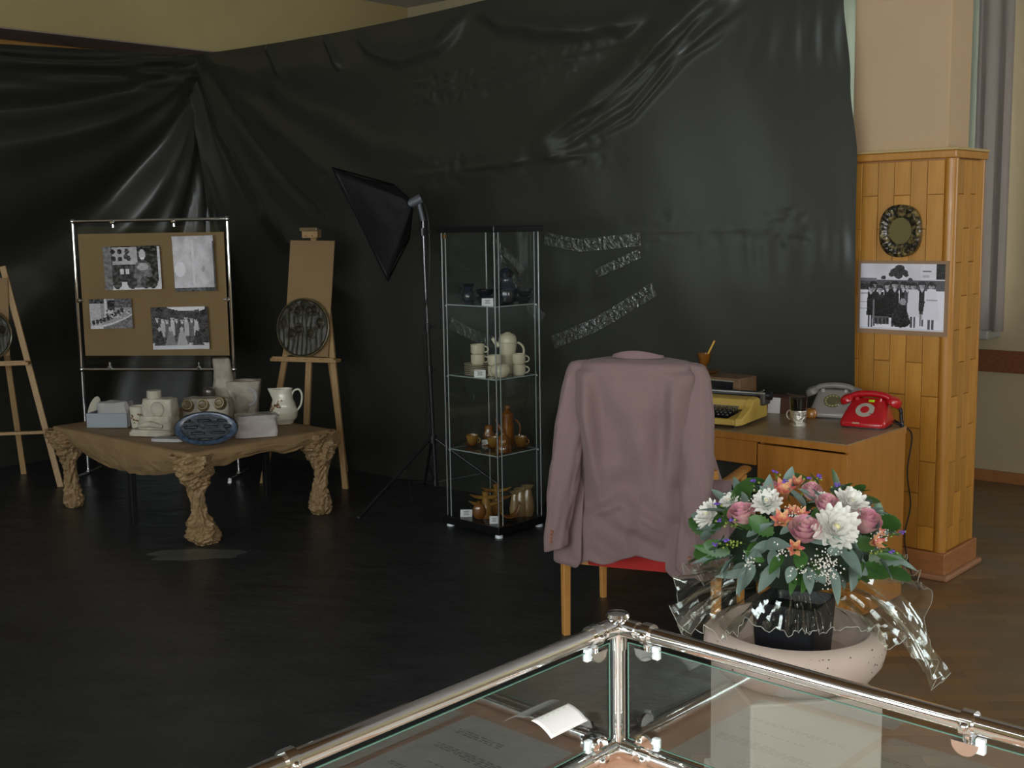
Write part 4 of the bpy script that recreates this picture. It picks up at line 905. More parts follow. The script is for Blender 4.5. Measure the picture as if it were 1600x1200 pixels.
def face(p, q, r, nseg=14, sag=0.035):
    def fn(s, t_):
        e = lerp(p, q, s); x = lerp(r + (e - r) * 0.07, e, t_)
        n = (q - p).cross(r - p).normalized(); k = math.sin(math.pi * s) * math.sin(math.pi * min(1, t_ * 0.9))
        cen = (A_ + Bq + Cq + Dq + P_) / 5
        if n.dot(cen - (p + q + r) / 3) < 0: n = -n
        return x + n * (sag * k + 0.010 * nz(s * 5, t_ * 5, p.x * 9) * k)
    return fn
for i, (p, q) in enumerate(((A_, Bq), (Bq, Dq), (Dq, Cq), (Cq, A_))):
    B().grid(face(p, q, P_), 16, 16).build('fabric_side', BLACKFAB, ls, ang=180, thick=0.002)
    B().tube([P_, q], 0.003, 6).build('rib', mat('dull_black_hem', (0.008, 0.008, 0.010), 0.95, spec=0.1), ls)
fm = (A_ + Bq + Cq + Dq) / 4
b = B(); b.add([lerp(lerp(fm, x_, 0.72), P_, 0.10) for x_ in (A_, Bq, Dq, Cq)], [(0, 1, 2, 3)]); b.build('diffuser', mat('white_diffuser', (0.7, 0.7, 0.7), 0.7), ls, smooth=False)
for p, q in ((A_, Bq), (Bq, Dq), (Dq, Cq), (Cq, A_)): B().tube([p, q], 0.005, 6).build('hem', mat('dull_black_hem', (0.008, 0.008, 0.010), 0.95, spec=0.1), ls)
ax = (fm - P_).normalized()
B().cyl(P_ - ax * 0.05, P_ + ax * 0.03, 0.028, 14).build('lamp_socket', mat('grey_socket', (0.11, 0.115, 0.135), 0.45, metal=0.2), ls)
B().cyl(lo(ptop), P_ - ax * 0.03, 0.014, 10).build('tilt_bracket', mat('grey_socket', (0.2, 0.2, 0.2)), ls)
cord = [P_ - ax * 0.05, lo(ptop) + Vector((0.03, -0.01, 0.0)), lo((-0.47, 6.88, 1.35)), lo((-0.515, 6.88, 1.0)), lo((-0.50, 6.88, 0.7)), lo((-0.52, 6.87, 0.42)), lo((-0.58, 6.85, 0.33)), lo((-0.62, 6.85, 0.2)), lo((-0.60, 6.84, 0.02))]
def smooth_path(pts, n=8):
    out = []
    P = [Vector(p) for p in pts]
    for i in range(len(P) - 1):
        p0 = P[max(0, i - 1)]; p1 = P[i]; p2 = P[i + 1]; p3 = P[min(len(P) - 1, i + 2)]
        for k in range(n):
            t_ = k / n; out.append(0.5 * ((2 * p1) + (p2 - p0) * t_ + (2 * p0 - 5 * p1 + 4 * p2 - p3) * t_ ** 2 + (3 * p1 - p0 - 3 * p2 + p3) * t_ ** 3))
    return out + [P[-1]]
B().tube(smooth_path(cord), 0.003, 6).build('power_cord', BLACKPL, ls)

# ------------------------------------------------------------------ paper covered table
TZ = 0.50; TF = Vector((-1.655, 5.945, 0)); LA, LB = 1.42, 0.93       # LA along -U (to the left), LB along V (away)
TM = Matrix((-U, V, Vector((0, 0, 1)))).transposed().to_4x4(); TM.translation = TF     # mirrored frame
ctr = TF - U * LA / 2 + V * LB / 2
tb = thing('paper_covered_table', 'low table wrapped in crumpled brown paper with twisted paper legs', 'table', ctr)
def T(a, b_, z): return TF - U * a + V * b_ + Vector((0, 0, z)) - ctr
def sheet(s, q):
    # q runs around perimeter of top, s from centre out, then down
    per = 2 * (LA + LB); d = q * per
    if d < LA: e = (d, 0.0); n = (0, -1); f = d / LA; side = 0
    elif d < LA + LB: e = (LA, d - LA); n = (1, 0); f = (d - LA) / LB; side = 1
    elif d < 2 * LA + LB: e = (2 * LA + LB - d, LB); n = (0, 1); f = (d - LA - LB) / LA; side = 2
    else: e = (0, per - d); n = (-1, 0); f = (d - 2 * LA - LB) / LB; side = 3
    if s < 0.6:
        k = s / 0.6; a = lerp(LA / 2, e[0], k); b_ = lerp(LB / 2, e[1], k)
        return T(a, b_, TZ + 0.004 * nz(a * 5, b_ * 5, 0.5) + 0.0022 * nz(a * 19, b_ * 19, 2.5))
    k = (s - 0.6) / 0.4
    edge = min(f, 1 - f) * 2
    drop = (0.145 * math.sin(math.pi * f) ** 0.7 + 0.05) if side == 0 else 0.085 + 0.025 * nz(f * 7, side, 4.4) + 0.03 * (1 - sstep(0, 0.25, edge))
    out = 0.012 * math.sin(k * math.pi * 0.9) + 0.03 * (0.3 - abs(nz(d * 9, k * 4.0, 9.0))) * k - (0.06 * k * k if side == 0 else 0.02 * k * k)
    out += 0.004
    return T(e[0] + n[0] * out, e[1] + n[1] * out, TZ - drop * k + 0.006 * nz(d * 14, k * 4, 1.0) * k)
B().grid(sheet, 34, 260, cv=True).build('paper_cover', BROWNPAPER, tb, ang=180)
B().box(T(LA / 2, LB / 2, TZ - 0.028), (LA - 0.05, LB - 0.05, 0.03), rz=PHI).build('table_board', mat('dark_board', (0.03, 0.02, 0.012), 0.6), tb, smooth=False)
def paperleg(a, b_, lean_, seed, bulge):
    def fn(s, q):
        an = q * 2 * math.pi; z = lerp(TZ - 0.015, 0.012, s)
        r = interp([(0, 0.095), (0.14, 0.092), (0.30, 0.066), (0.42, 0.040), (0.52, 0.034), (0.66, 0.036), (0.78, 0.050 * bulge), (0.92, 0.062 * bulge), (1, 0.050 * bulge)], s)[0]
        tw = an + s * 5.0 + seed
        r *= 1 + 0.22 * math.sin(3 * tw) * 0.5 + 0.18 * nz(math.cos(an) * 2.1 + seed, math.sin(an) * 2.1, z * 15) + 0.55 * (0.3 - abs(nz(math.cos(tw) * 1.7 + seed, math.sin(tw) * 1.7, z * 24))) + 0.42 * (0.25 - abs(nz(math.cos(tw) * 3.4 + seed, math.sin(tw) * 3.4, z * 46)))
        if z < 0.02: r *= 0.9
        off = 0.012 * nz(z * 8, seed, 0)
        return T(a, b_, 0) + Vector((r * math.cos(an) + off + lean_[0] * s, r * math.sin(an) + lean_[1] * s, z))
    o = B().grid(fn, 80, 60, cv=True)
    o.f.append(tuple(79 * 60 + j for j in range(60)))
    o.build('paper_leg', BROWNPAPER, tb, ang=22)
paperleg(0.055, 0.055, (0.035, 0.0), 1.3, 1.25); paperleg(LA - 0.05, 0.05, (0.02, 0.0), 5.1, 0.85); paperleg(0.05, LB - 0.05, (0.0, 0.0), 8.2, 1.0); paperleg(LA - 0.05, LB - 0.05, (0, 0), 3.9, 1.0)
for px, py in ((210, 820), (418, 780)):
    p = G(px, py) - ctr; B().box(p + Vector((0, 0, 0.23)), (0.035, 0.035, 0.46), rz=PHI).build('metal_leg', DARKMET, tb, smooth=False, bev=0.002)
b = B()
p = G(210, 820) - ctr; q = G(418, 780) - ctr; b.bar(p + Vector((0, 0, 0.44)), q + Vector((0, 0, 0.44)), 0.03, 0.03); b.build('metal_rail', DARKMET, tb, smooth=False)
# ---- things on the paper covered table
Z = TZ + 0.004
def GT(x, y): return G(x, y, Z)
SC = 6.55 / F     # metres per pixel near the table
# white plate standing on edge
p = GT(143, 668) + Vector((-0.035, 0.20, 0.004))
t = thing('white_plate', 'white plate standing tilted behind the grey tray', 'plate', p + Vector((0, 0, 0.073)), 0.0)
t.rotation_euler = (math.radians(68), math.radians(0), math.radians(-48))
B().lathe([(0.045, 0.0), (0.048, 0.004), (0.073, 0.014), (0.075, 0.017), (0.071, 0.017), (0.046, 0.007), (1e-6, 0.007)], 36).build('body', PORCEL, t)
# tray with blue grey side and clay insert
t = thing('grey_tray', 'low box with a blue grey front board and grey clay lining', 'tray', GT(170, 668) + Vector((0, 0.05, 0)), -0.10)
B().box((0.0, -0.055, 0.042), (0.245, 0.012, 0.084)).build('front_board', BLUEGREY, t, smooth=False, bev=0.002)
B().box((-0.117, 0.01, 0.042), (0.012, 0.13, 0.084)).build('side_board', BLUEGREY, t, smooth=False, bev=0.002)
def lump(w_, d_, h_, seed, rough=0.12, e=0.35, n=30, k=16, taper=0.9):
    def fn(s, q):
        a = q * 2 * math.pi; z = math.sin(min(1, s * 1.35) * math.pi / 2) if s < 0.74 else 1.0
        sc_ = lerp(1.0, taper, s) * (1.0 if s < 0.74 else 1 - ((s - 0.74) / 0.26) ** 1.0)
        x = math.copysign(abs(math.cos(a)) ** e, math.cos(a)) * w_ / 2 * sc_; y = math.copysign(abs(math.sin(a)) ** e, math.sin(a)) * d_ / 2 * sc_
        j = 1 + rough * nz(x / w_ * 5 + seed, y / d_ * 5, z * 3)
        return Vector((x * j, y * j, z * h_ * (1 + rough * 0.6 * nz(x / w_ * 4, y / d_ * 4 + seed, 2))))
    return B().grid(fn, k, n, cv=True)
o = lump(0.20, 0.10, 0.140, 2.0, 0.16, n=44, k=22); o.build('clay_lining', GREYCLAY, t, ang=70).location = (0.025, 0.008, 0.002)
# porcelain cup with flower print
def decal(parent, R_, ang, z, s, seed, prof=None):
    rnd = random.Random(seed); d = B()
    for i in range(5):
        a = ang + rnd.uniform(-0.35, 0.35) * s; zz = z + rnd.uniform(-0.016, 0.016) * s; r = 0.008 * s * rnd.uniform(0.7, 1.2)
        rr = R_ if prof is None else interp(prof, zz)[0]
        n = Vector((math.cos(a), math.sin(a), 0)); d.lathe([(r, 0), (r * 0.6, 0.0012), (1e-6, 0.0016)], 7, M=frame_to(n, p=n * (rr + 0.0008) + Vector((0, 0, zz))))
    d.build('flower_print', DECAL, parent)
t = thing('porcelain_cup', 'ivory porcelain cup with rust flower print next to the plaster mould', 'cup', GT(216, 670) + Vector((-0.005, 0.045, 0)))
B().lathe([(0.040, 0), (0.044, 0.004), (0.048, 0.06), (0.052, 0.12), (0.054, 0.127), (0.050, 0.127), (0.044, 0.05), (1e-6, 0.01)], 32).build('body', PORCEL, t)
for a, z in ((-2.1, 0.072), (-1.25, 0.078), (-1.65, 0.042)): decal(t, 0.049, a, z, 0.8, int(a * 100))
# plaster piece mould (white) with stepped base, cavity and cylinder
t = thing('plaster_mould', 'white stepped plaster mould with a round cavity and a cylinder plug on top', 'mould', GT(238, 682) + Vector((0.0, 0.08, 0)), -0.25)
lump(0.26, 0.17, 0.035, 4.0, 0.10).build('base_slab', PLASTERW, t, ang=60).location = (-0.005, 0, 0)
lump(0.21, 0.13, 0.075, 7.0, 0.08).build('middle_step', PLASTERW, t, ang=60).location = (0.012, 0.01, 0.033)
o = lump(0.19, 0.11, 0.10, 9.0, 0.10); o.build('upper_block', PLASTERW, t, ang=60).location = (0.02, 0.02, 0.10)
B().ball((0.035, -0.035, 0.145), 0.042, 20, 12, sc=(1, 0.5, 1)).build('cavity_form', PLASTERW, t)
B().tube([(-0.07, -0.06, 0.055), (0.0, -0.07, 0.068), (0.075, -0.06, 0.052)], [0.012, 0.018, 0.012], 10).build('lip_form', PLASTERW, t)
B().lathe([(0.038, 0.19), (0.040, 0.20), (0.040, 0.238), (0.037, 0.242), (0.015, 0.239), (1e-6, 0.239)], 24, (-0.02, 0.03, 0)).build('plug', PLASTERW, t)
# tile slab
t = lump(0.19, 0.09, 0.016, 3.0, 0.04).build('clay_tile', GREYCLAY, ang=60); t.location = GT(262, 690) + Vector((0, 0.03, 0)); t.rotation_euler = (0, 0, -0.2); tag(t, 'thin grey clay tile lying under the edge of the blue oval plaque', 'tile')
# triple jar mould
t = thing('jar_block', 'grey plaster block with three round ochre jar mouths', 'mould', GT(316, 672) + Vector((0, 0.15, 0)), -0.05)
lump(0.285, 0.12, 0.165, 6.0, 0.08, n=44).build('block', PLASTER, t, ang=60)
for i, (x, z) in enumerate(((-0.098, 0.125), (-0.008, 0.126), (0.088, 0.135))):
    Mj = Matrix.Translation((x, -0.04, z)) @ Matrix.Rotation(math.radians(72), 4, 'X')
    j = B().lathe([(0.040, -0.03), (0.041, 0.0), (0.038, 0.016), (0.030, 0.028), (0.029, 0.036), (0.024, 0.038), (0.020, 0.034), (0.012, 0.033), (1e-6, 0.033)], 28, M=Mj).build('jar', OCHREC, t)
    B().tube([Mj @ Vector((0.0275 * math.cos(a), 0.0275 * math.sin(a), 0.0375)) for a in [k * math.pi / 12 for k in range(24)]], 0.0028, 6, closed=True).build('jar_rim', mat('pale_rim', (0.46, 0.39, 0.24), 0.35), j)
t = B().lathe([(0.020, 0), (0.032, 0.008), (0.040, 0.032), (0.034, 0.058), (0.016, 0.070), (0.012, 0.072), (1e-6, 0.068)], 26).build('dark_round_jar', DARKCER); t.location = GT(311, 672) + Vector((0, 0.262, 0.0)); 
tag(t, 'small dark round glazed jar on a plaster stump behind the jar block', 'jar')
s_ = lump(0.10, 0.10, 0.125, 14.0, 0.1).build('plaster_stump', PLASTER, ang=60); s_.location = GT(311, 672) + Vector((0, 0.265, 0)); t.location.z = s_.location.z + 0.140; tag(s_, 'rough plaster stump under the small dark round jar', 'mould')
# tall bottle mould
def tall(s, q):
    a = q * 2 * math.pi; w_ = interp([(0, 0.062), (0.15, 0.066), (0.45, 0.067), (0.68, 0.058), (0.85, 0.052), (0.97, 0.051), (1, 0.046)], min(1, s * 1.08))[0]
    if s > 0.93: w_ *= max(0.0, 1 - (s - 0.93) / 0.07)
    e = 0.6; x = math.copysign(abs(math.cos(a)) ** e, math.cos(a)) * w_; y = math.copysign(abs(math.sin(a)) ** e, math.sin(a)) * w_ * 0.8
    z = min(1.0, s / 0.93) * 0.365; j = 1 + 0.09 * nz(x * 26, y * 26, z * 12)
    return Vector((x * j + 0.012 * math.sin(z * 9), y * j, z))
t = B().grid(tall, 44, 40, cv=True).build('bottle_mould', PLASTER, ang=75); t.location = GT(333, 665) + Vector((0.0, 0.26, 0)); t.rotation_euler = (0, 0, 0.3); tag(t, 'tall lumpy plaster bottle mould rising above the other pieces', 'mould')
# bucket mould with pot relief
t = thing('pot_mould', 'square plaster mould flaring upward with a pot shape and loop in relief', 'mould', GT(370, 660) + Vector((0.01, 0.19, 0)), 0.12)
def bucket(s, q):
    a = q * 2 * math.pi; e = 0.28; w_ = lerp(0.072, 0.102, min(1, s / 0.8)); d_ = lerp(0.06, 0.08, min(1, s / 0.8))
    if s > 0.8: w_ *= 1 - (s - 0.8) / 0.2 * 0.98; d_ *= 1 - (s - 0.8) / 0.2 * 0.98
    x = math.copysign(abs(math.cos(a)) ** e, math.cos(a)) * w_; y = math.copysign(abs(math.sin(a)) ** e, math.sin(a)) * d_
    z = min(1, s / 0.8) * 0.225 - (0.03 * sstep(0.84, 0.9, s)); j = 1 + 0.04 * nz(x * 22, y * 22, z * 16)
    return Vector((x * j, y * j, z + 0.006 * nz(x * 30, y * 20, 2)))
B().grid(bucket, 40, 60, cv=True).build('block', PLASTER, t, ang=60)
B().ball((-0.02, -0.062, 0.09), 0.06, 22, 14, sc=(0.95, 0.45, 1.1)).build('pot_relief', PLASTER, t)
handle(B(), (0.035, -0.075, 0.135), 0.04, 0.05, 0.010, -100, 100).build('loop_relief', GREYCLAY, t)
B().tube([(-0.085, -0.062, 0.185), (-0.06, -0.078, 0.14), (-0.05, -0.078, 0.10)], [0.018, 0.017, 0.013], 10).build('spout_relief', PLASTER, t)
# lump block wrapped in plastic
t = thing('wrapped_clay_block', 'grey clay block with glossy wrapped top in front of the pitcher', 'clay block', GT(398, 684) + Vector((0.0, 0.06, 0)), 0.30)
lump(0.225, 0.11, 0.118, 11.0, 0.13, 0.3, n=60, k=24).build('block', mat('pinkish_grey_clay', (0.36, 0.32, 0.305), 0.5, c2=(0.42, 0.375, 0.35), ns=14, coat=0.15), t, ang=60)
lump(0.235, 0.12, 0.030, 12.0, 0.14, 0.25, n=60, k=20).build('plastic_wrap', clear('wrap_film', (0.95, 0.94, 0.94), 1.5, 0.08, 1.0, 60, 2.0), t, ang=180).location = (0, 0, 0.094)
# pitcher
t = thing('pitcher', 'ivory porcelain pitcher with rust flower print and tall loop handle', 'pitcher', GT(441, 664) + Vector((0.0, 0.06, 0)))
PP = [(0, 0.052), (0.006, 0.056), (0.04, 0.078), (0.07, 0.082), (0.11, 0.070), (0.15, 0.056), (0.185, 0.053), (0.205, 0.055)]
def pit(s, q):
    a = q * 2 * math.pi
    if s < 0.8: z = s / 0.8 * 0.205; r = interp(PP, z)[0]
    else: z = 0.205 - (s - 0.8) / 0.2 * 0.15; r = interp(PP, z)[0] - 0.004
    k = math.exp(-((a - math.pi) / 0.45) ** 2) * sstep(0.12, 0.205, z)
    return Vector(((r + 0.034 * k) * math.cos(a), (r - 0.0 * k) * math.sin(a), z + 0.004 * k))
o = B().grid(pit, 40, 44, cv=True); o.f.append(tuple(reversed(range(44)))); o.build('body', PORCEL, t)
B().tube(smooth_path([(0.050, 0, 0.165), (0.065, 0, 0.192), (0.094, 0, 0.198), (0.110, 0, 0.165), (0.102, 0, 0.11), (0.078, 0, 0.075)]), 0.006, 10).build('handle', PORCEL, t)
decal(t, 0.07, -2.25, 0.105, 1.0, 5, PP); decal(t, 0.07, -1.95, 0.12, 1.0, 9, PP); decal(t, 0.07, -2.6, 0.088, 1.0, 3, PP); decal(t, 0.07, -1.75, 0.135, 0.7, 4, PP)
# oval plaque leaning
t = thing('oval_plaque', 'dark oval ceramic plaque with mottled blue rim leaning at the table edge', 'plaque', (0, 0, 0))
pc_ = GT(322, 695); t.matrix_world = Matrix.Translation(pc_ + Vector((0, 0.02, 0.083))) @ Matrix.Rotation(0.10, 4, 'Z') @ Matrix.Rotation(math.radians(-20), 4, 'X')
def ov(s, q):
    a = s * 2 * math.pi; x = 0.162 * q * math.cos(a); z = 0.086 * q * math.sin(a)
    h = 0.010 + 0.006 * sstep(0.7, 0.98, q)
    return Vector((x, -h + (0.012 if q > 0.985 else 0), z))
B().grid(lambda s, q: ov(s, 0.80 + 0.20 * q), 70, 14, cu=True).build('rim', BLUEGL, t)
def ov2(s, q):
    p = ov(s, q * 0.82); st_ = math.sin(p.z * 190) ; k = 0.5 + 0.5 * math.sin(p.x * 60 + 2.2 * math.floor(p.z * 30))
    return p + Vector((0, -0.0055 * (sstep(0.2, 0.7, st_) * (k > 0.3)) - 0.0015 * nz(p.x * 60, p.z * 60, 1) + 0.002, 0))
B().grid(ov2, 96, 40, cu=True).build('relief_centre', DARKBLUE, t)
B().tube([(0.162 * math.cos(k * math.pi / 32), -0.008, 0.086 * math.sin(k * math.pi / 32)) for k in range(64)], 0.006, 8, closed=True).build('edge', DARKBLUE, t)

# ------------------------------------------------------------------ desk
DX0, DX1, DY0, DY1, DZ = 4.36, 5.614, -0.885, -0.33, 0.75
dk = thing('writing_desk', 'old wooden writing desk with a worn top against the black sheet', 'desk', R((DX0 + DX1) / 2, (DY0 + DY1) / 2), PHI)
dw, dd = DX1 - DX0, DY1 - DY0
B().box((0, 0, DZ - 0.002), (dw - 0.002, dd - 0.002, 0.004)).build('top_surface', DESKTOP, dk, smooth=False)
B().box((0, 0, DZ - 0.0185), (dw, dd, 0.029)).build('top_slab', DESKW, dk, smooth=False, bev=0.002)
x1 = dw / 2; xs = 5.206 - (DX0 + DX1) / 2
B().box((x1 - 0.012, 0.012, 0.36), (0.018, dd - 0.03, 0.715)).build('side_panel', DESKW, dk, smooth=False, bev=0.002)
B().box((xs + 0.012, 0.012, 0.36), (0.018, dd - 0.03, 0.715)).build('side_panel', DESKW, dk, smooth=False, bev=0.002)
B().box((-x1 + 0.012, 0.012, 0.36), (0.018, dd - 0.03, 0.715)).build('side_panel', DESKW, dk, smooth=False, bev=0.002)
B().box(((xs + x1) / 2, dd / 2 - 0.02, 0.39), (x1 - xs - 0.04, 0.012, 0.64)).build('back_panel', DESKW, dk, smooth=False)
o = B().box(((xs + x1) / 2 - 0.001, -dd / 2 + 0.017, 0.385), (x1 - xs - 0.006, 0.018, 0.645)).build('door', DESKW, dk, smooth=False, bev=0.002)
B().cyl((xs + 0.05, -dd / 2 + 0.008, 0.42), (xs + 0.05, -dd / 2 - 0.012, 0.42), 0.009, 12).build('knob', DARKMET, o)
B().box(((xs + x1) / 2, 0.0, 0.035), (x1 - xs - 0.05, dd - 0.06, 0.05)).build('plinth', DESKW, dk, smooth=False)
o = B().box(((xs - x1) / 2, -dd / 2 + 0.017, 0.665), (xs + x1 - 0.012, 0.018, 0.10)).build('drawer', DESKW, dk, smooth=False, bev=0.002)
B().cyl(((xs - x1) / 2, -dd / 2 + 0.008, 0.665), ((xs - x1) / 2, -dd / 2 - 0.012, 0.665), 0.009, 12).build('knob', DARKMET, o)
def GD(x, y, z=DZ): return G(x, y, z)
Z = DZ + 0.0005
# radio
rp = R(*[0, 0]) 
rq = uvz(PL(1148, 625, R(0, -0.44), V))
rd = thing('radio_box', 'brown walnut box radio with a dark front at the back of the desk', 'radio', R(rq[0] - 0.06, -0.42, Z), PHI)
B().box((-0.05, 0.0, 0.083), (0.34, 0.15, 0.166)).build('case', WALNUT, rd, smooth=False, bev=0.004)
B().box((-0.058, -0.077, 0.090), (0.285, 0.006, 0.118)).build('dark_panel', DARKSCR, rd, smooth=False, bev=0.002)
b = B()
for x, y, h_, w_ in ((-0.058, -0.0765, 0.152, 0.295), (-0.058, -0.0765, 0.028, 0.295)): b.box((x, y, h_), (w_, 0.008, 0.006))
b.build('panel_trim', mat('pale_trim', (0.30, 0.27, 0.2), 0.4), rd, smooth=False)
# amber cup on saucer with pencil, standing on the radio
tp = PL(1099, 580, R(0, -0.43), V); tp.z = Z + 0.1665
s = B().lathe([(0.035, 0), (0.040, 0.003), (0.058, 0.012), (0.060, 0.016), (0.056, 0.016), (0.036, 0.007), (1e-6, 0.007)], 30).build('saucer', AMBER); s.location = tp + Vector((0.02, 0, 0)); tag(s, 'amber glazed saucer on the walnut radio', 'saucer')
t = thing('amber_goblet', 'amber glazed goblet on a saucer holding a yellow pencil', 'goblet', tp + Vector((0.004, 0, 0.0075)))
B().lathe([(0.024, 0), (0.027, 0.005), (0.015, 0.020), (0.013, 0.032), (0.026, 0.046), (0.031, 0.075), (0.033, 0.090), (0.030, 0.090), (0.022, 0.055), (1e-6, 0.05)], 28).build('body', AMBER, t)
q0 = tp + Vector((0.005, 0, 0.060)); q1 = q0 + Vector((0.046, 0, 0.094))
t = thing('pencil', 'yellow pencil leaning out of the amber goblet', 'pencil', q0)
B().cyl((0, 0, 0), q1 - q0, 0.0042, 6).build('shaft', mat('pencil_yellow', (0.75, 0.42, 0.03), 0.4), t, smooth=False)
B().cyl(q1 - q0, (q1 - q0) * 1.04, 0.0042, 6, 0.0042).build('end', mat('pencil_end', (0.5, 0.2, 0.05), 0.5), t, smooth=False)
# typewriter
tq = uvz(GD(1162, 659, Z)); TWX = tq[0]
tw = thing('typewriter', 'yellow portable typewriter with black keys', 'typewriter', R(TWX - 0.095, -0.69, Z), PHI + 0.16)
prof = [(-0.165, 0.012), (-0.165, 0.038), (-0.045, 0.066), (-0.03, 0.108), (0.06, 0.112), (0.06, 0.098), (0.150, 0.090), (0.150, 0.012)]
hw = 0.165
def tw_body(hw_, name, m_, pr, x_in=0.0):
    b = B(); n = len(pr)
    vs = [(x, y, z) for x in (-hw_, hw_) for y, z in pr]; 
    b.add(vs, [tuple(reversed(range(n))), tuple(range(n, 2 * n))] + [(i, (i + 1) % n, n + (i + 1) % n, n + i) for i in range(n)]); return b.build(name, m_, tw, smooth=False, bev=0.006, seg=3)
tw_body(hw - 0.03, 'body', YELLOWP, prof)
side = [(-0.168, 0.010), (-0.168, 0.042), (-0.06, 0.082), (-0.025, 0.113), (0.05, 0.115), (0.085, 0.080), (0.155, 0.070), (0.155, 0.010)]
for sx in (-1, 1):
    b = B(); n = len(side); a0, a1_ = sx * (hw - 0.03), sx * hw
    vs = [(a0, y, z) for y, z in side] + [(a1_, lerp(y, 0.0, 0.10), lerp(z, 0.05, 0.12)) for y, z in side]
    fs = [tuple(range(n)), tuple(reversed(range(n, 2 * n)))] + [(i, n + i, n + (i + 1) % n, (i + 1) % n) for i in range(n)]
    b.add(vs, fs); b.build('side_cheek', YELLOWP, tw, smooth=False, bev=0.004, seg=2)
kb = B(); kb.add([(-0.118, -0.158, 0.0415), (0.100, -0.158, 0.0415), (0.128, -0.052, 0.0665), (-0.128, -0.052, 0.0665)], [(0, 1, 2, 3)]); kb.build('key_well', DARKSCR, tw, smooth=False)
sl = B(); sl.add([(-0.12, -0.0425, 0.0745), (0.105, -0.0425, 0.0745), (0.105, -0.0415, 0.0790), (-0.12, -0.0415, 0.0790)], [(0, 1, 2, 3)]); sl.build('type_slot', DARKSCR, tw, smooth=False)
key = B().lathe([(0.0078, 0), (0.0078, 0.005), (0.0066, 0.007), (1e-6, 0.0066)], 12).mesh('key', BLACKPL)
letter = B(); letter.add([(-0.0022, -0.0028, 0.0072), (0.0022, -0.0028, 0.0072), (0.0022, 0.0028, 0.0072), (-0.0022, 0.0028, 0.0072)], [(0, 1, 2, 3)]); 
for r_ in range(4):
    for c in range(11):
        yk = lerp(-0.145, -0.066, r_ / 3); zk = 0.0445 + (yk + 0.158) / 0.106 * 0.025 + 0.004
        o = piece('key', key, tw); o.location = (-0.108 + c * 0.0198 + r_ * 0.003, yk, zk)
        B().bar((o.location.x, yk, zk + 0.001), (o.location.x, yk + 0.001, zk - 0.007), 0.002, 0.002).build('key_stem', ALU, tw, smooth=False) if r_ == 3 else None
B().cyl((-0.185, 0.085, 0.115), (0.185, 0.085, 0.115), 0.017, 18).build('platen', BLACKPL, tw)
B().cyl((0.185, 0.085, 0.115), (0.205, 0.085, 0.115), 0.020, 18).build('platen_knob', BLACKPL, tw)
B().cyl((-0.205, 0.085, 0.115), (-0.185, 0.085, 0.115), 0.020, 18).build('platen_knob', BLACKPL, tw)
B().box((0, 0.055, 0.128), (0.37, 0.012, 0.008)).build('paper_rail', ALU, tw, smooth=False, bev=0.002)
B().box((0.172, 0.09, 0.100), (0.028, 0.075, 0.055)).build('carriage_end', mat('dark_carriage', (0.06, 0.055, 0.05), 0.4), tw, smooth=False, bev=0.008)
B().tube([(0.150, 0.06, 0.128), (0.172, 0.05, 0.137), (0.188, 0.035, 0.145)], 0.003, 8).build('carriage_lever', ALU, tw)
B().box((0, 0.095, 0.1), (0.30, 0.10, 0.018)).build('carriage', mat('dark_carriage', (0.06, 0.055, 0.05), 0.4), tw, smooth=False, bev=0.004)
for x in (-0.12, 0.12):
    for y in (-0.13, 0.12): B().cyl((x, y, 0), (x, y, 0.0125), 0.012, 12).build('foot', BLACKPL, tw)
# box / book and white card behind the typewriter
bq = uvz(GD(1226, 647, Z))
t = thing('brown_box', 'low red brown box beside the typewriter carriage', 'box', R(bq[0] - 0.03, bq[1] + 0.055, Z), PHI + 0.1)
B().box((0, 0, 0.034), (0.165, 0.09, 0.068)).build('body', mat('red_brown_leatherette', (0.105, 0.045, 0.032), 0.5), t, smooth=False, bev=0.003)
B().box((0, 0, 0.0705), (0.168, 0.093, 0.005)).build('lid', mat('red_brown_leatherette', (0.1, 0.04, 0.03)), t, smooth=False, bev=0.002)
cq = GD(1216, 636, Z)
t = thing('white_card', 'small white card leaning on the red brown box', 'card', R(bq[0] - 0.055, bq[1] - 0.004, Z), PHI + 0.1)
B().box((0, 0, 0.036), (0.06, 0.0012, 0.072), M=Matrix.Rotation(-0.12, 4, 'X')).build('sheet', PAPER, t, smooth=False)
# glass of tea in a silver holder
t = thing('tea_glass', 'glass of dark tea in a silver filigree holder on the desk', 'tea glass', GD(1250, 666, Z) + Vector((0, 0.034, 0)))
t.scale = (1.3, 1.3, 1.18); t.rotation_euler = (0, 0, 2.3)
B().lathe([(0.022, 0.006), (0.024, 0.008), (0.030, 0.108), (0.0285, 0.108), (0.0235, 0.012), (1e-6, 0.011)], 28).build('glass', THINGLASS, t)
B().lathe([(0.0225, 0.0125), (0.0265, 0.098), (1e-6, 0.098)], 28).build('tea', TEA, t)
h_ = B().lathe([(0.018, 0.0), (0.029, 0.0), (0.029, 0.004), (0.023, 0.009), (0.0265, 0.020), (0.0285, 0.056), (0.0275, 0.056), (0.0255, 0.02), (0.018, 0.005)], 36).build('holder', SILVER, t)
handle(B(), (0.028, 0, 0.034), 0.018, 0.018, 0.0025).build('handle', SILVER, h_)
B().tube([(-0.029, -0.002, 0.1085), (0.0, 0.0, 0.110), (0.03, 0.0, 0.1115), (0.042, 0.0, 0.1125)], [0.002, 0.002, 0.002, 0.006], 8, ry=[0.001, 0.001, 0.001, 0.0015]).build('spoon', CHROME, t)
t = thing('orange_pot', 'small orange ceramic pot behind the tea glass', 'pot', GD(1270, 655, Z) + Vector((0, 0.032, 0)))
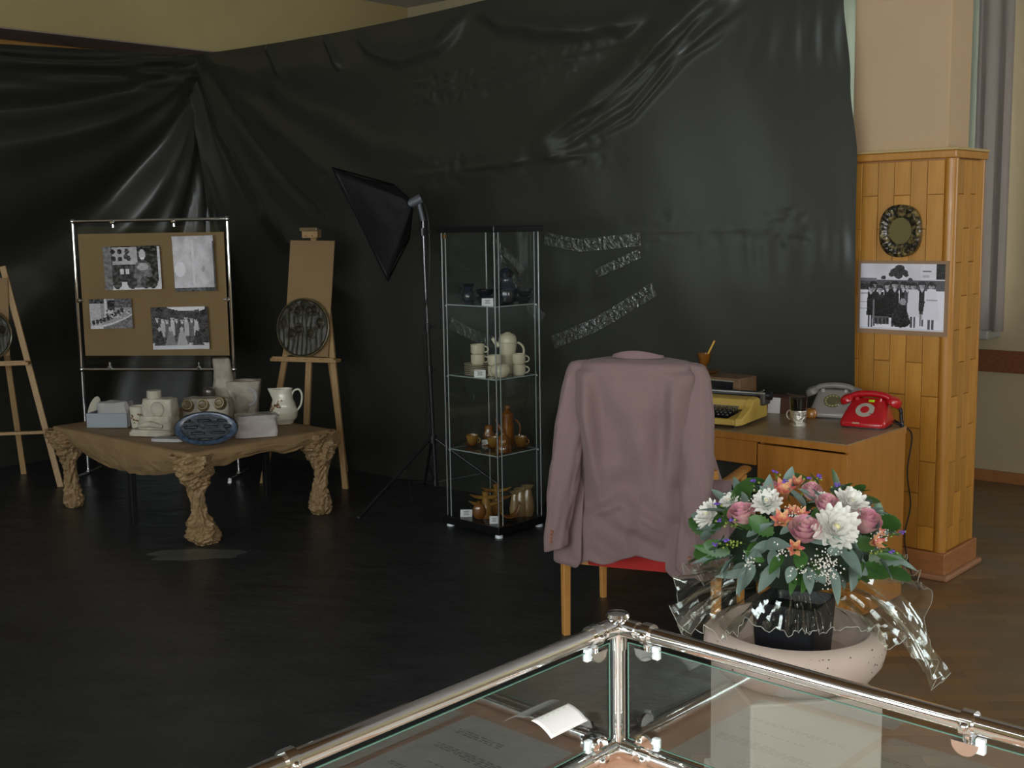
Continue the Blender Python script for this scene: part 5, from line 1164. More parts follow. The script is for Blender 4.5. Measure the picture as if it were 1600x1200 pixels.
B().lathe([(0.018, 0), (0.026, 0.008), (0.027, 0.026), (0.021, 0.038), (0.023, 0.042), (0.019, 0.042), (1e-6, 0.03)], 26).build('body', mat('orange_glaze', (0.42, 0.17, 0.03), 0.25, coat=0.4), t)
# telephones
def rrect(w_, d_, z, y0, e=0.35, n=36):
    out = []
    for i in range(n):
        a = 2 * math.pi * i / n; c, s_ = math.cos(a), math.sin(a)
        out.append(Vector((math.copysign(abs(c) ** e, c) * w_ / 2, y0 + math.copysign(abs(s_) ** e, s_) * d_ / 2, z)))
    return out
def phone(label, loc, rz, m_, mh, disc, ring, centre, sticker=False, s=1.0):
    t = thing('rotary_telephone', label, 'telephone', loc, rz); t.scale = (0.94, 0.94, 0.96)
    rings = [rrect(0.205, 0.205, 0.006, 0, 0.30), rrect(0.21, 0.21, 0.018, 0, 0.30), rrect(0.205, 0.200, 0.034, 0.003, 0.32), rrect(0.185, 0.155, 0.066, 0.022, 0.38), rrect(0.16, 0.105, 0.098, 0.044, 0.45), rrect(0.14, 0.075, 0.112, 0.052, 0.5), rrect(0.10, 0.05, 0.118, 0.053, 0.6)]
    B().loft(rings).build('body', m_, t, ang=60)
    B().loft([rrect(0.20, 0.20, 0.0, 0, 0.3), rrect(0.20, 0.20, 0.0065, 0, 0.3)]).build('base_plate', DARKMET, t, ang=60)
    sl_ = math.atan2(0.064, 0.079); n = Vector((0, -math.sin(sl_), math.cos(sl_)))
    DM = frame_to(n, Vector((0, 1, 0)), Vector((0, -0.042, 0.068))); DM = Matrix.Translation(Vector((0, -0.040, 0.070))) @ Matrix.Rotation(sl_, 4, 'X')
    B().lathe([(0.046, -0.012), (0.047, 0.0), (0.044, 0.004), (1e-6, 0.004)], 36, M=DM).build('dial_base', ring, t)
    d = B().lathe([(0.041, 0.006), (0.0415, 0.008), (0.018, 0.010), (1e-6, 0.010)], 36, M=DM).build('finger_wheel', disc, t)
    for k in range(10):
        a = math.radians(60 + k * 27); B().lathe([(0.0062, 0.0088), (1e-6, 0.0095)], 12, (0.031 * math.cos(a), 0.031 * math.sin(a), 0), M=DM).build('finger_hole', ring, d)
    B().lathe([(0.0205, 0.0095), (0.0195, 0.0115), (1e-6, 0.012)], 24, M=DM).build('dial_centre', centre, d)
    a = math.radians(-40); B().box((0.039 * math.cos(a), 0.039 * math.sin(a), 0.012), (0.012, 0.004, 0.006), M=DM).build('finger_stop', CHROME, t, smooth=False)
    for sx in (-1, 1):
        for y in (0.024, 0.082): B().tube([(sx * 0.05, y, 0.100), (sx * 0.055, y, 0.122)], [0.014, 0.009], 12).build('cradle_prong', m_, t)
    hs = B().tube(smooth_path([(-0.100, 0.053, 0.110), (-0.065, 0.053, 0.130), (0.0, 0.053, 0.137), (0.065, 0.053, 0.130), (0.100, 0.053, 0.110)], 5), 0.0185, 14, ry=0.015).build('handset', mh, t)
    for sx in (-1, 1):
        B().lathe([(0.021, -0.010), (0.030, -0.006), (0.0315, 0.006), (0.026, 0.020), (0.012, 0.027), (1e-6, 0.028)], 24, M=Matrix.Translation((sx * 0.104, 0.053, 0.098)) @ Matrix.Scale(1.12, 4) @ Matrix.Rotation(sx * 0.45, 4, 'Y')).build('ear_cap', mh, hs)
    if sticker:
        B().box((0.018, 0.058, 0.006), (0.026, 0.013, 0.002), M=DM).build('lime_sticker', LIME, t, smooth=False)
        B().box((-0.025, -0.1015, 0.022), (0.032, 0.004, 0.010)).build('name_tag', mat('tan_tag', (0.5, 0.35, 0.25), 0.5), t, smooth=False)
    return t
gq = GD(1305, 659, Z)
phone('grey rotary telephone with a yellowed dial behind the red one', gq + Vector((0.038, 0.170, 0)), -0.38, GREYPH, GREYPH2, DIALOL, DIALRIM, DIALOL)
rq_ = GD(1352, 672, Z)
rt = phone('red rotary telephone at the desk corner', rq_ + Vector((0.043, 0.118, 0)), -0.55, REDPH, REDPH, DIALCL, DIALCL, REDPH, True)
coil = []
pa = [Vector((0.125, 0.05, 0.085)), Vector((0.140, 0.04, 0.070)), Vector((0.150, 0.01, 0.040)), Vector((0.158, -0.005, 0.012)), Vector((0.14, 0.03, 0.010)), Vector((0.10, 0.09, 0.012))]
sp = smooth_path(pa, 26)
for i, p in enumerate(sp):
    a = i * 1.15; coil.append(p + Vector((0.006 * math.cos(a), 0.004 * math.sin(a), 0.006 * math.sin(a))))
B().tube(coil, 0.0032, 6).build('coiled_cord', BLACKPL, rt)
# cord hanging down the desk side
c0 = R(5.622, -0.30, 0.0)
t = tag(B().tube(smooth_path([R(5.60, -0.31, 0.74), R(5.626, -0.30, 0.70), R(5.622, -0.33, 0.55), R(5.632, -0.31, 0.40), R(5.622, -0.34, 0.26), R(5.64, -0.30, 0.10), R(5.66, -0.25, 0.012)]), 0.0035, 6).build('phone_cable', BLACKPL), 'thin black cable hanging down beside the desk and pillar', 'cable')
# ------------------------------------------------------------------ armchair
RL = Vector((0.200, 4.55, 0)); e_ = Vector((0.93, -0.37, 0)).normalized(); CHW = 0.60
CC = RL + e_ * CHW / 2; CR = math.atan2(e_.y, e_.x)
ch = thing('armchair', 'wooden armchair with red upholstery under the mauve jacket', 'chair', CC, CR)
hw = CHW / 2
for sx in (-1, 1):
    B().tube([(sx * hw, 0.0, 0), (sx * hw, 0.005, 0.42), (sx * (hw - 0.005), -0.035, 0.72)], [0.020, 0.024, 0.020], 4).build('rear_leg', CHAIRW, ch, smooth=False, bev=0.004)
    B().tube([(sx * hw, 0.50, 0), (sx * hw, 0.50, 0.40), (sx * (hw + 0.005), 0.49, 0.60)], [0.017, 0.022, 0.020], 4).build('front_leg', CHAIRW, ch, smooth=False, bev=0.004)
    B().tube(smooth_path([(sx * (hw - 0.003), -0.03, 0.66), (sx * (hw + 0.015), 0.12, 0.645), (sx * (hw + 0.02), 0.34, 0.635), (sx * (hw + 0.01), 0.53, 0.615)], 6), 0.026, 10, ry=0.014).build('armrest', CHAIRW, ch)
    B().bar((sx * hw, 0.0, 0.30), (sx * hw, 0.50, 0.30), 0.022, 0.05).build('side_rail', CHAIRW, ch, smooth=False, bev=0.003)
def cushion(w_, d_, h_, e=0.25):
    rings = []
    for k in range(9):
        f = k / 8; z = lerp(-h_ / 2, h_ / 2, f); s_ = (1 - abs(2 * f - 1) ** 4 * 0.12)
        rings.append([Vector((p.x * s_, p.y * s_, z)) for p in rrect(w_, d_, 0, 0, e, 40)])
    return B().loft(rings)
o = cushion(CHW - 0.06, 0.50, 0.11); o.build('seat', REDFAB, ch, ang=60).location = (0, 0.25, 0.385)
o = cushion(CHW - 0.15, 0.085, 0.74).build('backrest', REDFAB, ch, ang=60); o.location = (0, -0.05, 0.685); o.rotation_euler = (math.radians(8), 0, 0)
B().bar((-hw, 0.0, 0.33), (hw, 0.0, 0.33), 0.025, 0.05).build('back_rail', CHAIRW, ch, smooth=False, bev=0.003)
B().bar((-hw, 0.50, 0.33), (hw, 0.50, 0.33), 0.022, 0.05).build('front_rail', CHAIRW, ch, smooth=False, bev=0.003)

# ------------------------------------------------------------------ jacket over the chair back
jk = thing('suit_jacket', 'mauve suit jacket hung over the back of the red armchair', 'jacket', CC + e_ * 0.022, CR)
JR = [  # z, half width, back depth, front depth, y centre, x centre
    (1.140, 0.075, 0.045, 0.05, -0.085, 0.0), (1.136, 0.11, 0.060, 0.06, -0.085, 0.0), (1.130, 0.175, 0.080, 0.075, -0.09, 0.0), (1.118, 0.212, 0.094, 0.085, -0.095, 0.0),
    (1.07, 0.232, 0.106, 0.095, -0.095, 0.0), (0.97, 0.236, 0.116, 0.10, -0.09, 0.0), (0.86, 0.222, 0.118, 0.10, -0.08, 0.0), (0.76, 0.222, 0.116, 0.10, -0.07, 0.0),
    (0.66, 0.222, 0.118, 0.11, -0.055, 0.002), (0.56, 0.232, 0.124, 0.125, -0.05, 0.006), (0.47, 0.246, 0.130, 0.14, -0.05, 0.012), (0.405, 0.255, 0.132, 0.15, -0.05, 0.016)]
JR = [(1.14 - r[0],) + r[1:] for r in JR]
def torso(s, q):
    d = s * 0.755; w_, db, df, yc, xc = interp(JR, d); a = q * 2 * math.pi
    c, sn = math.cos(a), math.sin(a); e = 0.62 if d > 0.05 else 0.8
    x = xc + math.copysign(abs(c) ** e, c) * w_; y = yc + (math.copysign(abs(sn) ** e, sn) * (db if sn < 0 else df))
    z = 1.14 - d
    if sn < 0:
        k = sstep(0.05, 0.25, d)
        wv = 0.0
        wv += 0.010 * math.sin((x + 0.25 * (0.35 - d)) * 34) * k * sstep(0.75, 0.2, d)
        for s0, ph in ((-1, 0.0), (1, 0.4)):      # drag folds towards the arm holes and waist
            wv += 0.014 * math.exp(-(((x - s0 * (0.17 - 0.10 * (d - 0.1))) / 0.026) ** 2)) * sstep(0.03, 0.12, d) * sstep(0.62, 0.3, d)
            wv -= 0.012 * math.exp(-(((x - s0 * (0.125 - 0.05 * d)) / 0.03) ** 2)) * sstep(0.03, 0.12, d) * sstep(0.6, 0.3, d)
        wv -= 0.010 * math.exp(-(x / 0.10) ** 2) * math.exp(-((d - 0.07) / 0.04) ** 2)
        wv += 0.012 * nz(x * 7 + d * 4, d * 6, 2.0) * k
        wv += 0.010 * nz(x * 10 - d * 13, d * 9, 6.0) * sstep(0.35, 0.6, d)
        for c0, c1, h in ((-0.10, 0.56, 0.016), (0.08, 0.60, 0.012)):
            wv += h * math.exp(-((d - (c1 + 0.5 * (x - c0) * (-1 if c0 < 0 else 1))) / 0.022) ** 2) * math.exp(-((x - c0) / 0.08) ** 2)
        # centre seam and vent overlap
        wv -= 0.005 * math.exp(-((x - 0.012) / 0.005) ** 2) * sstep(0.08, 0.15, d)
        if d > 0.46: wv += 0.016 * sstep(0.0, 0.004, 0.012 - x) * math.exp(-((x - 0.0) / 0.05) ** 2) * sstep(0.46, 0.6, d)
        y -= 1.5 * wv * min(1.0, abs(sn) * 2.0)
    if s > 0.97 or d > 0.6:
        z += sstep(0.6, 0.735, d) * (0.020 * math.sin(x * 13 + 0.6) + 0.010 * math.cos(x * 30)) - sstep(0.6, 0.735, d) * 0.05 * sstep(0.16, 0.25, abs(x))
    return Vector((x, y, z))
B().grid(torso, 120, 320, cv=True).build('jacket_body', JACKET, jk, ang=180, thick=0.003)
def sleeve(sx):
    if sx < 0: path = [(-0.180, -0.095, 1.124), (-0.206, -0.102, 1.112), (-0.218, -0.112, 1.07), (-0.228, -0.126, 1.00), (-0.248, -0.146, 0.86), (-0.264, -0.158, 0.73), (-0.280, -0.168, 0.60), (-0.293, -0.176, 0.48), (-0.298, -0.178, 0.415)]
    else: path = [(0.180, -0.095, 1.124), (0.206, -0.102, 1.112), (0.218, -0.112, 1.07), (0.226, -0.130, 1.00), (0.238, -0.158, 0.86), (0.244, -0.180, 0.73), (0.240, -0.205, 0.60), (0.232, -0.222, 0.46), (0.228, -0.226, 0.375)]
    P = smooth_path(path, 10); n = len(P)
    R1 = [interp([(0, 0.026), (0.06, 0.040), (0.12, 0.050), (0.25, 0.057), (0.42, 0.062), (0.6, 0.058), (0.85, 0.049), (1, 0.047)], i / (n - 1))[0] for i in range(n)]
    def fn(s, q):
        i = s * (n - 1); i0 = min(int(i), n - 2); k = i - i0; p = P[i0].lerp(P[i0 + 1], k); r = lerp(R1[i0], R1[i0 + 1], k); a = q * 2 * math.pi
        x = r * math.cos(a); y = r * 0.62 * math.sin(a)
        w_ = 0.010 * math.sin(p.z * 26 + sx * a) * nz(p.z * 5, a, sx) + 0.007 * nz(math.cos(a) * 2, math.sin(a) * 2, p.z * 9 + sx * 3)
        w_ += 0.008 * math.exp(-(((a - (4.2 if sx < 0 else 5.2)) / 0.25) ** 2)) * sstep(0.1, 0.3, s)
        return p + Vector((x + w_ * math.cos(a), y + w_ * math.sin(a), (0.016 * math.cos(a - 0.3) * sx * -1 * sstep(0.85, 1.0, s))))
    o = B().grid(fn, 70, 48, cv=True).build('sleeve', JACKET, jk, ang=180, thick=0.003)
    for k in range(4):
        p = P[-1]; a = math.radians(-100 if sx < 0 else -72); r = 0.048
        c = p + Vector((r * math.cos(a) - sx * 0.002 * k, r * 0.62 * math.sin(a) - 0.004, 0.028 + k * 0.0135))
        B().lathe([(0.0050, -0.012), (0.0064, 0.003), (0.0052, 0.0045), (0.0025, 0.0036), (1e-6, 0.0036)], 14, M=frame_to(Vector((0, -1, 0.05)), p=c)).build('button', BUTTON, o)
    p = P[4]
    return o
sleeve(-1); sleeve(1)
def flap(sx, x0, x1, y0, y1, d0, d1, flare=0.0):     # fronts of the jacket showing below and beside the sleeves
    def fn(s, q):
        d = lerp(d0, d1, s); z = 1.14 - d; k = sstep(d0, d1, d)
        x = sx * (lerp(x0, x1, q) + flare * q * k); y = lerp(y0, y1, q ** 1.4) + 0.07 * (1 - s) ** 2 + 0.008 * math.sin(q * 9 + d * 5) * q
        return Vector((x, y, z + s * (0.035 * max(0, 1 - q / 0.22) ** 2 + 0.010 * q)))
    B().grid(fn, 26, 24).build('front_panel', JACKET, jk, ang=180, thick=0.004)
flap(-1, 0.200, 0.328, -0.166, -0.120, 0.42, 0.806); flap(1, 0.130, 0.345, -0.186, -0.110, 0.45, 0.806); flap(1, 0.20, 0.235, -0.13, -0.02, 0.20, 0.79, 0.15)
def collar(s, q):
    a = lerp(math.radians(185), math.radians(355), s); r = lerp(0.098, 0.085, q)
    return Vector((r * math.cos(a) * 1.08, -0.078 + r * math.sin(a) * 0.62, lerp(1.128, 1.166, math.sin(q * math.pi * 0.5)) - 0.02 * abs(math.cos(a)) ** 2))
B().grid(collar, 40, 8).build('collar', JACKET, jk, ang=180, thick=0.006)

# ------------------------------------------------------------------ stone planter with flowers
FC = AT(1240, 1000, 3.2); FC = Vector((FC.x, 3.2, 0))
pl = thing('planter_plinth', 'square beige plinth under the stone planter bowl', 'plinth', FC, 0.12)
B().box((0, 0, 0.18), (0.37, 0.37, 0.36)).build('block', PLINTH, pl, smooth=False, bev=0.008)
B().box((0, 0, 0.018), (0.40, 0.40, 0.036)).build('foot_slab', PLINTH, pl, smooth=False, bev=0.006)
bw = thing('planter_bowl', 'rounded pinkish stone planter bowl with a wide lip', 'planter', FC + Vector((0, 0, 0.3605)))
B().lathe([(0.15, 0.0), (0.18, 0.003), (0.215, 0.025), (0.242, 0.062), (0.250, 0.095), (0.246, 0.125), (0.230, 0.143), (0.208, 0.147), (0.190, 0.135), (0.178, 0.10), (0.16, 0.07), (1e-6, 0.06)], 64).build('bowl', STONE, bw)
b = B(); rs = random.Random(4)
for i in range(60):
    a = rs.uniform(-2.9, -0.2); r, z = rs.choice([(0.2505, 0.095), (0.2465, 0.078), (0.2485, 0.112), (0.2425, 0.132)]); z += rs.uniform(-0.004, 0.004)
    n = Vector((math.cos(a), math.sin(a), 0.0)); b.lathe([(rs.uniform(0.001, 0.0028), 0), (1e-6, 0.0006)], 6, M=frame_to(n, p=Vector((r * math.cos(a), r * math.sin(a), z))), sx=rs.uniform(0.6, 1.8))
b.build('dark_specks', mat('speck', (0.10, 0.06, 0.05), 0.8), bw)['kind'] = 'stuff'
PZ = 0.421
fa = thing('flower_arrangement', 'round bouquet of white pink and orange flowers with eucalyptus in clear wrap', 'bouquet', FC + Vector((0, 0, PZ)))
def fl_(p): return Vector(p) - FC - Vector((0, 0, PZ))
def pot_ring(w_, z, e=0.16): return [Matrix.Rotation(-0.62, 3, 'Z') @ p for p in rrect(w_, w_, z, 0, e, 32)]
B().loft([pot_ring(0.165, 0.0), pot_ring(0.185, 0.165), pot_ring(0.176, 0.165), pot_ring(0.16, 0.13)]).build('pot', POTB, fa, ang=50)
DC = Vector((FC.x + 0.008, 3.2, 0.715)); DR = Vector((0.262, 0.262, 0.205))
def dome(px, py, k=1.0):
    d = ray(px, py); o = CAM - DC; A = sum((d[i] / (DR[i] * k)) ** 2 for i in range(3)); Bc = 2 * sum(d[i] * o[i] / (DR[i] * k) ** 2 for i in range(3)); Cc = sum((o[i] / (DR[i] * k)) ** 2 for i in range(3)) - 1
    disc = Bc * Bc - 4 * A * Cc
    t_ = (-Bc - math.sqrt(disc)) / (2 * A) if disc > 0 else -Bc / (2 * A)
    p = CAM + d * t_; n = Vector([(p[i] - DC[i]) / DR[i] ** 2 for i in range(3)]).normalized(); return p, n
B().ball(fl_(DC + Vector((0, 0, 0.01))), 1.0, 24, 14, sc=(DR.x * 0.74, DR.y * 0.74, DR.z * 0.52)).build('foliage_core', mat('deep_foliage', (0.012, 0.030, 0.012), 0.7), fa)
def leafmesh(L_, W_, m_, fold=0.25, curve=0.25, tip=1.6):
    def fn(s, q):
        w_ = W_ / 2 * (math.sin(math.pi * min(1, s ** 0.8)) ** 0.8 if s < 0.999 else 0); y = (q - 0.5) * 2 * w_
        return Vector((s * L_, y, abs(y) * fold - curve * L_ * s * s))
    return B().grid(fn, 10, 5).mesh('leaf', m_, ang=180)
def serrated(L_, W_, m_):
    b = B(); n = 7; pts = []
    for i in range(n + 1):
        s = i / n; w_ = W_ / 2 * math.sin(math.pi * min(1, s * 0.92 + 0.05)) ** 0.7
        for k in (0.0, 0.55): pts.append((s * L_ + k * L_ / n * 0.6, w_ * (1.0 - 0.35 * k) * (1 - (i == n) * 0.9)))
    m0 = len(pts); vs = [(x, 0, 0.0) for x, y in pts] + [(x, y, y * 0.25) for x, y in pts] + [(x, -y, y * 0.25) for x, y in pts]
    fs = [(i, i + 1, m0 + i + 1, m0 + i) for i in range(m0 - 1)] + [(i + 1, i, 2 * m0 + i, 2 * m0 + i + 1) for i in range(m0 - 1)]
    return b.add(vs, fs).mesh('leaf', m_, ang=180)
LEAF = [leafmesh(0.092, 0.033, EUC, 0.3, 0.12), leafmesh(0.108, 0.025, EUC, 0.35, 0.15), leafmesh(0.066, 0.034, EUC, 0.25, 0.05)]
GL = [leafmesh(0.075, 0.026, GREENL, 0.3, 0.2), serrated(0.085, 0.060, GREENL)]
rl_ = random.Random(11)
def put_leaf(me, p, n, ang, lift, s=1.0):
    """leaf base at p, growing along the surface direction ang (0 = outward/down), lifted off the surface"""
    tdown = Vector((0, 0, -1)) - n * Vector((0, 0, -1)).dot(n)
    if tdown.length < 0.05: tdown = Vector((1, 0, 0)) - n * n.x
    tdown.normalize(); side = n.cross(tdown)
    d = (tdown * math.cos(ang) + side * math.sin(ang)) * math.cos(lift) + n * math.sin(lift)
    zax = (n * math.cos(lift) - (tdown * math.cos(ang) + side * math.sin(ang)) * math.sin(lift)); y = zax.cross(d)
    M = Matrix((d * s, y * s, zax * s)).transposed().to_4x4(); M.translation = fl_(p)
    o = piece('leaf', me, fa); o.matrix_local = M; return o
for px, py, i, a, l, s in ((1108, 815, 2, 1.7, 0.5, 1.0), (1112, 838, 0, 1.6, 0.3, 0.9), (1128, 848, 1, 1.3, 0.3, 1.0), (1195, 850, 0, 1.5, 0.5, 1.1), (1200, 800, 0, -2.9, 0.5, 1.15), (1218, 810, 0, -2.4, 0.5, 1.1),
                          (1255, 838, 0, 1.3, 0.3, 1.2), (1215, 880, 0, -0.4, 0.2, 1.1), (1168, 880, 1, 0.3, 0.3, 1.0), (1180, 895, 0, -0.3, 0.2, 1.0), (1270, 905, 2, 0.5, 0.3, 1.0), (1300, 900, 1, -0.2, 0.3, 1.1),
                          (1345, 870, 1, -1.5, 0.5, 1.1), (1350, 882, 1, -1.5, 0.4, 1.2), (1362, 835, 2, -2.2, 0.6, 1.0), (1310, 850, 0, 0.2, 0.4, 1.2), (1230, 765, 2, 3.1, 0.9, 1.0), (1190, 775, 2, 2.4, 0.6, 1.0),
                          (1145, 870, 1, 0.8, 0.4, 1.0), (1330, 895, 0, -0.7, 0.3, 1.0), (1285, 790, 0, -2.0, 0.5, 0.9), (1262, 900, 0, 0.0, 0.25, 0.9), (1240, 895, 2, -0.3, 0.3, 0.9), (1330, 855, 1, -1.2, 0.7, 1.1)):
    p, n = dome(px, min(py, 885), 0.97); put_leaf(LEAF[i], p, n, a, l + (0.5 if py > 865 or px > 1325 or px < 1130 else 0.1), s)
for k in range(140):
    a = rl_.uniform(0, 2 * math.pi); h = rl_.uniform(-0.02, 0.95); c = math.sqrt(max(0, 1 - h * h)) if h > 0 else 1.0
    n0 = Vector((c * math.cos(a), c * math.sin(a), max(h, 0.0))); p = DC + Vector((n0.x * DR.x, n0.y * DR.y, h * DR.z)) * 0.9
    n = Vector((n0.x / DR.x, n0.y / DR.y, n0.z / DR.z)).normalized()
    me = rl_.choice(LEAF + GL + GL); put_leaf(me, p, n, rl_.uniform(-2.2, 2.2), rl_.uniform(0.35, 1.05) + (0.35 if h < 0.3 else 0), rl_.uniform(0.75, 1.1))
for k in range(34):      # skirt of leaves at the bottom
    a = k / 34 * 2 * math.pi + rl_.uniform(-0.1, 0.1); n = Vector((math.cos(a), math.sin(a), 0.15)).normalized()
    p = DC + Vector((0.185 * math.cos(a), 0.185 * math.sin(a), 0.0)); put_leaf(rl_.choice(LEAF + GL), p, n, rl_.uniform(-1.3, 1.3), rl_.uniform(1.1, 1.5), rl_.uniform(0.9, 1.2))
def chrys(R_, seed):
    b = B(); r = random.Random(seed)
    for ringi, (nn, L_, tilt) in enumerate(((15, 1.0, 0.18), (14, 0.92, 0.42), (12, 0.78, 0.72), (10, 0.6, 1.0), (7, 0.42, 1.25))):
        for k in range(nn):
            a = 2 * math.pi * (k + 0.5 * (ringi % 2)) / nn + r.uniform(-0.08, 0.08); t0 = tilt + r.uniform(-0.1, 0.1); LL = L_ * R_ * r.uniform(0.88, 1.08); W_ = R_ * 0.19
            M = Matrix.Rotation(a, 4, 'Z') @ Matrix.Rotation(-t0, 4, 'Y')
            def fn(s, q): return Vector((R_ * 0.05 + s * LL, (q - 0.5) * 2 * W_ * (0.55 + 0.9 * s * (1 - s * 0.55)) * (0.35 if s > 0.98 else 1), abs(q - 0.5) * W_ * 0.9 + 0.22 * LL * s * s))
            b.grid(fn, 5, 4, M=M)
    return b
def rose(R_):
    b = B()
    for nn, r0_, r1_, h0, h1, off in ((5, 0.40, 1.05, -0.75, 0.55, 0.0), (4, 0.42, 0.82, -0.6, 0.95, 0.6), (4, 0.35, 0.58, -0.3, 1.12, 0.2), (3, 0.2, 0.34, 0.1, 1.18, 0.9)):
        for k in range(nn):
            a0 = 2 * math.pi * k / nn + off; sp_ = 2 * math.pi / nn * 0.64
            def fn(s, q):
                a = a0 + (q - 0.5) * 2 * sp_; top = 1 - 0.22 * abs(q - 0.5) ** 2 * 4
                z = lerp(h0, h1 * top, s) * R_ ; r = lerp(r0_, r1_, math.sin(s * math.pi * 0.55) ** 0.8) * R_ * (1 + 0.22 * s ** 4 * (1 if nn > 3 else 0) - 0.06 * abs(q - 0.5) * 2)
                return Vector((r * math.cos(a), r * math.sin(a), z))
            b.grid(fn, 7, 9)
    return b
def alst(R_):
    b = B()
    for k in range(6):
        M = Matrix.Rotation(k * math.pi / 3, 4, 'Z')
        def fn(s, q): return Vector((R_ * (0.12 + 0.75 * s * s), (q - 0.5) * R_ * 0.62 * math.sin(math.pi * (0.12 + 0.83 * s)), R_ * (-0.5 + 1.6 * s - 0.45 * s * s)))
        b.grid(fn, 7, 5, M=M)
    return b
CHM = [chrys(1.0, k).mesh('chrysanthemum', CHRYS, ang=180) for k in (1, 2)]; ROM = rose(1.0).mesh('rose', ROSE, ang=180); ALM = alst(1.0).mesh('alstroemeria', ALST, ang=180)
def put(me, name, px, py, R_, k=1.02, tilt=(0, 0), rot=0.0):
    p, n = dome(px, py, k); n = (n + Vector((tilt[0], -0.35, tilt[1]))).normalized()
    o = piece(name, me, fa); o.matrix_local = frame_to(n, p=fl_(p)) @ Matrix.Rotation(rot, 4, 'Z') @ Matrix.Diagonal((R_, R_, R_, 1)); return o
for px, py, r in ((1112, 808, 0.042), (1200, 789, 0.040), (1302, 828, 0.060), (1326, 790, 0.044), (1142, 785, 0.026), (1285, 781, 0.02)):
    o = put(CHM[px % 2], 'chrysanthemum', px, py, r * 1.12, 1.05, rot=px)
    B().ball((0, 0, 0.42), 0.13, 10, 6).build('flower_centre', CHRYC, o)
for px, py, r, rt_ in ((1160, 808, 0.030, 0.3), (1257, 832, 0.033, 1.0), (1352, 818, 0.031, 2.0), (1292, 792, 0.026, 0.5), (1205, 768, 0.022, 0.9), (1268, 770, 0.022, 0.7)): put(ROM, 'rose', px, py, r * 1.05, 1.05, (0, 1.3), rt_)
for px, py, r in ((1225, 770, 0.040), (1222, 815, 0.034), (1242, 858, 0.028), (1366, 848, 0.028), (1252, 805, 0.024), (1246, 757, 0.026), (1238, 800, 0.02), (1372, 832, 0.02)): put(ALM, 'alstroemeria', px, py, r, 1.05, ((px - 1250) / 300, 0.2))
def sprig(px, py, seed):
    r = random.Random(seed); p, n = dome(px, py, 1.16)
    p = CAM + ray(px, py) * ((p - CAM).dot(FW)); 
    base = DC + (p - DC) * 0.72
    o = B().tube([fl_(base), fl_(p)], 0.0015, 5).build('stem', GREENL, fa)
    b = B()
    for k in range(5): b.ball(fl_(p) + Vector((r.uniform(-.007, .007), r.uniform(-.007, .007), r.uniform(-.003, .005))), r.uniform(0.003, 0.0048), 7, 5, sc=(1, 1, 0.7))
    b.build('statice_floret', STAT, o)
    g = B()
    for k in range(7):
        f = r.uniform(0.2, 0.95); q = base.lerp(p, f); g.ball(fl_(q) + Vector((r.uniform(-.014, .014), r.uniform(-.012, .012), r.uniform(-.006, .006))), 0.0035, 6, 4)
    g.build('bud', BUDG, o)
rl_ = random.Random(5)
for i, (px, py) in enumerate(((1176, 753), (1211, 738), (1263, 748), (1280, 744), (1309, 758), (1331, 773), (1122, 788), (1125, 813), (1145, 813), (1118, 851), (1133, 845), (1410, 833), (1395, 862), (1228, 752))): sprig(px, py, i)
g = B(); r = random.Random(3)
for px, py, sp_, nn in ((1290, 888, 22, 150), (1170, 880, 12, 34), (1222, 858, 12, 34), (1245, 807, 12, 26), (1172, 790, 14, 30), (1376, 838, 14, 40), (1255, 893, 14, 26), (1232, 800, 10, 18), (1205, 775, 10, 16), (1298, 905, 14, 50)):
    for k in range(nn):
        x = px + r.gauss(0, sp_ * 0.55); y = py + r.gauss(0, sp_ * 0.6); p, n = dome(x, y, 1.07 + r.uniform(-0.02, 0.03)); g.ball(fl_(p), r.uniform(0.0016, 0.003), 5, 4)
o = g.build('baby_breath', GYPS, fa); o['kind'] = 'stuff'
# cellophane skirt
def tri(x): x = x % 1.0; return 1 - 4 * abs(x - 0.5)
def adist(a, c): return (a - c + math.pi) % (2 * math.pi) - math.pi
def cel(s, q):
    a = q * 2 * math.pi; ca, sa = math.cos(a), math.sin(a)
    right = math.exp(-(adist(a, -0.42) / 0.40) ** 2); left = math.exp(-(adist(a, math.pi + 0.15) / 0.55) ** 2); back = math.exp(-(adist(a, 0.35) / 0.35) ** 2); front = math.exp(-(adist(a, -1.57) / 0.55) ** 2)
    ln = 0.23 + 0.07 * right + 0.0 * left + 0.07 * back - 0.13 * front
    ph = 4.3 * q * 2 + 1.4 * nz(ca * 1.3, sa * 1.3, 3.0) * 2
    pl_ = 0.55 * tri(ph) + 0.38 * tri(ph * 2.7 + 0.3 + 0.5 * s) + 0.20 * tri(ph * 7.3 + 0.6 * s)
    pl_ *= 1 - 0.75 * front
    w_ = s ** 0.8; rr = 0.095 + ln * w_
    rr *= 1 + 0.09 * pl_ * s
    drop = 0.035 * s + (0.21 * right + 0.10 * left + 0.05 * front - 0.03 * back) * s * s
    z = 0.640 - drop + 0.052 * pl_ * s ** 0.7 + 0.02 * tri(s * 2.3 + ph * 1.7) * s * (1 - s)
    return fl_((FC.x + rr * ca, FC.y + rr * sa, z))
B().grid(cel, 44, 420, cv=True).build('cellophane_wrap', CELLO, fa, ang=12)
B().tube([Vector(cel(1.0, i / 420)) for i in range(420)], 0.0009, 4, closed=True).build('cellophane_edge', mat('film_edge', (0.45, 0.46, 0.40), 0.25, spec=0.8), fa)

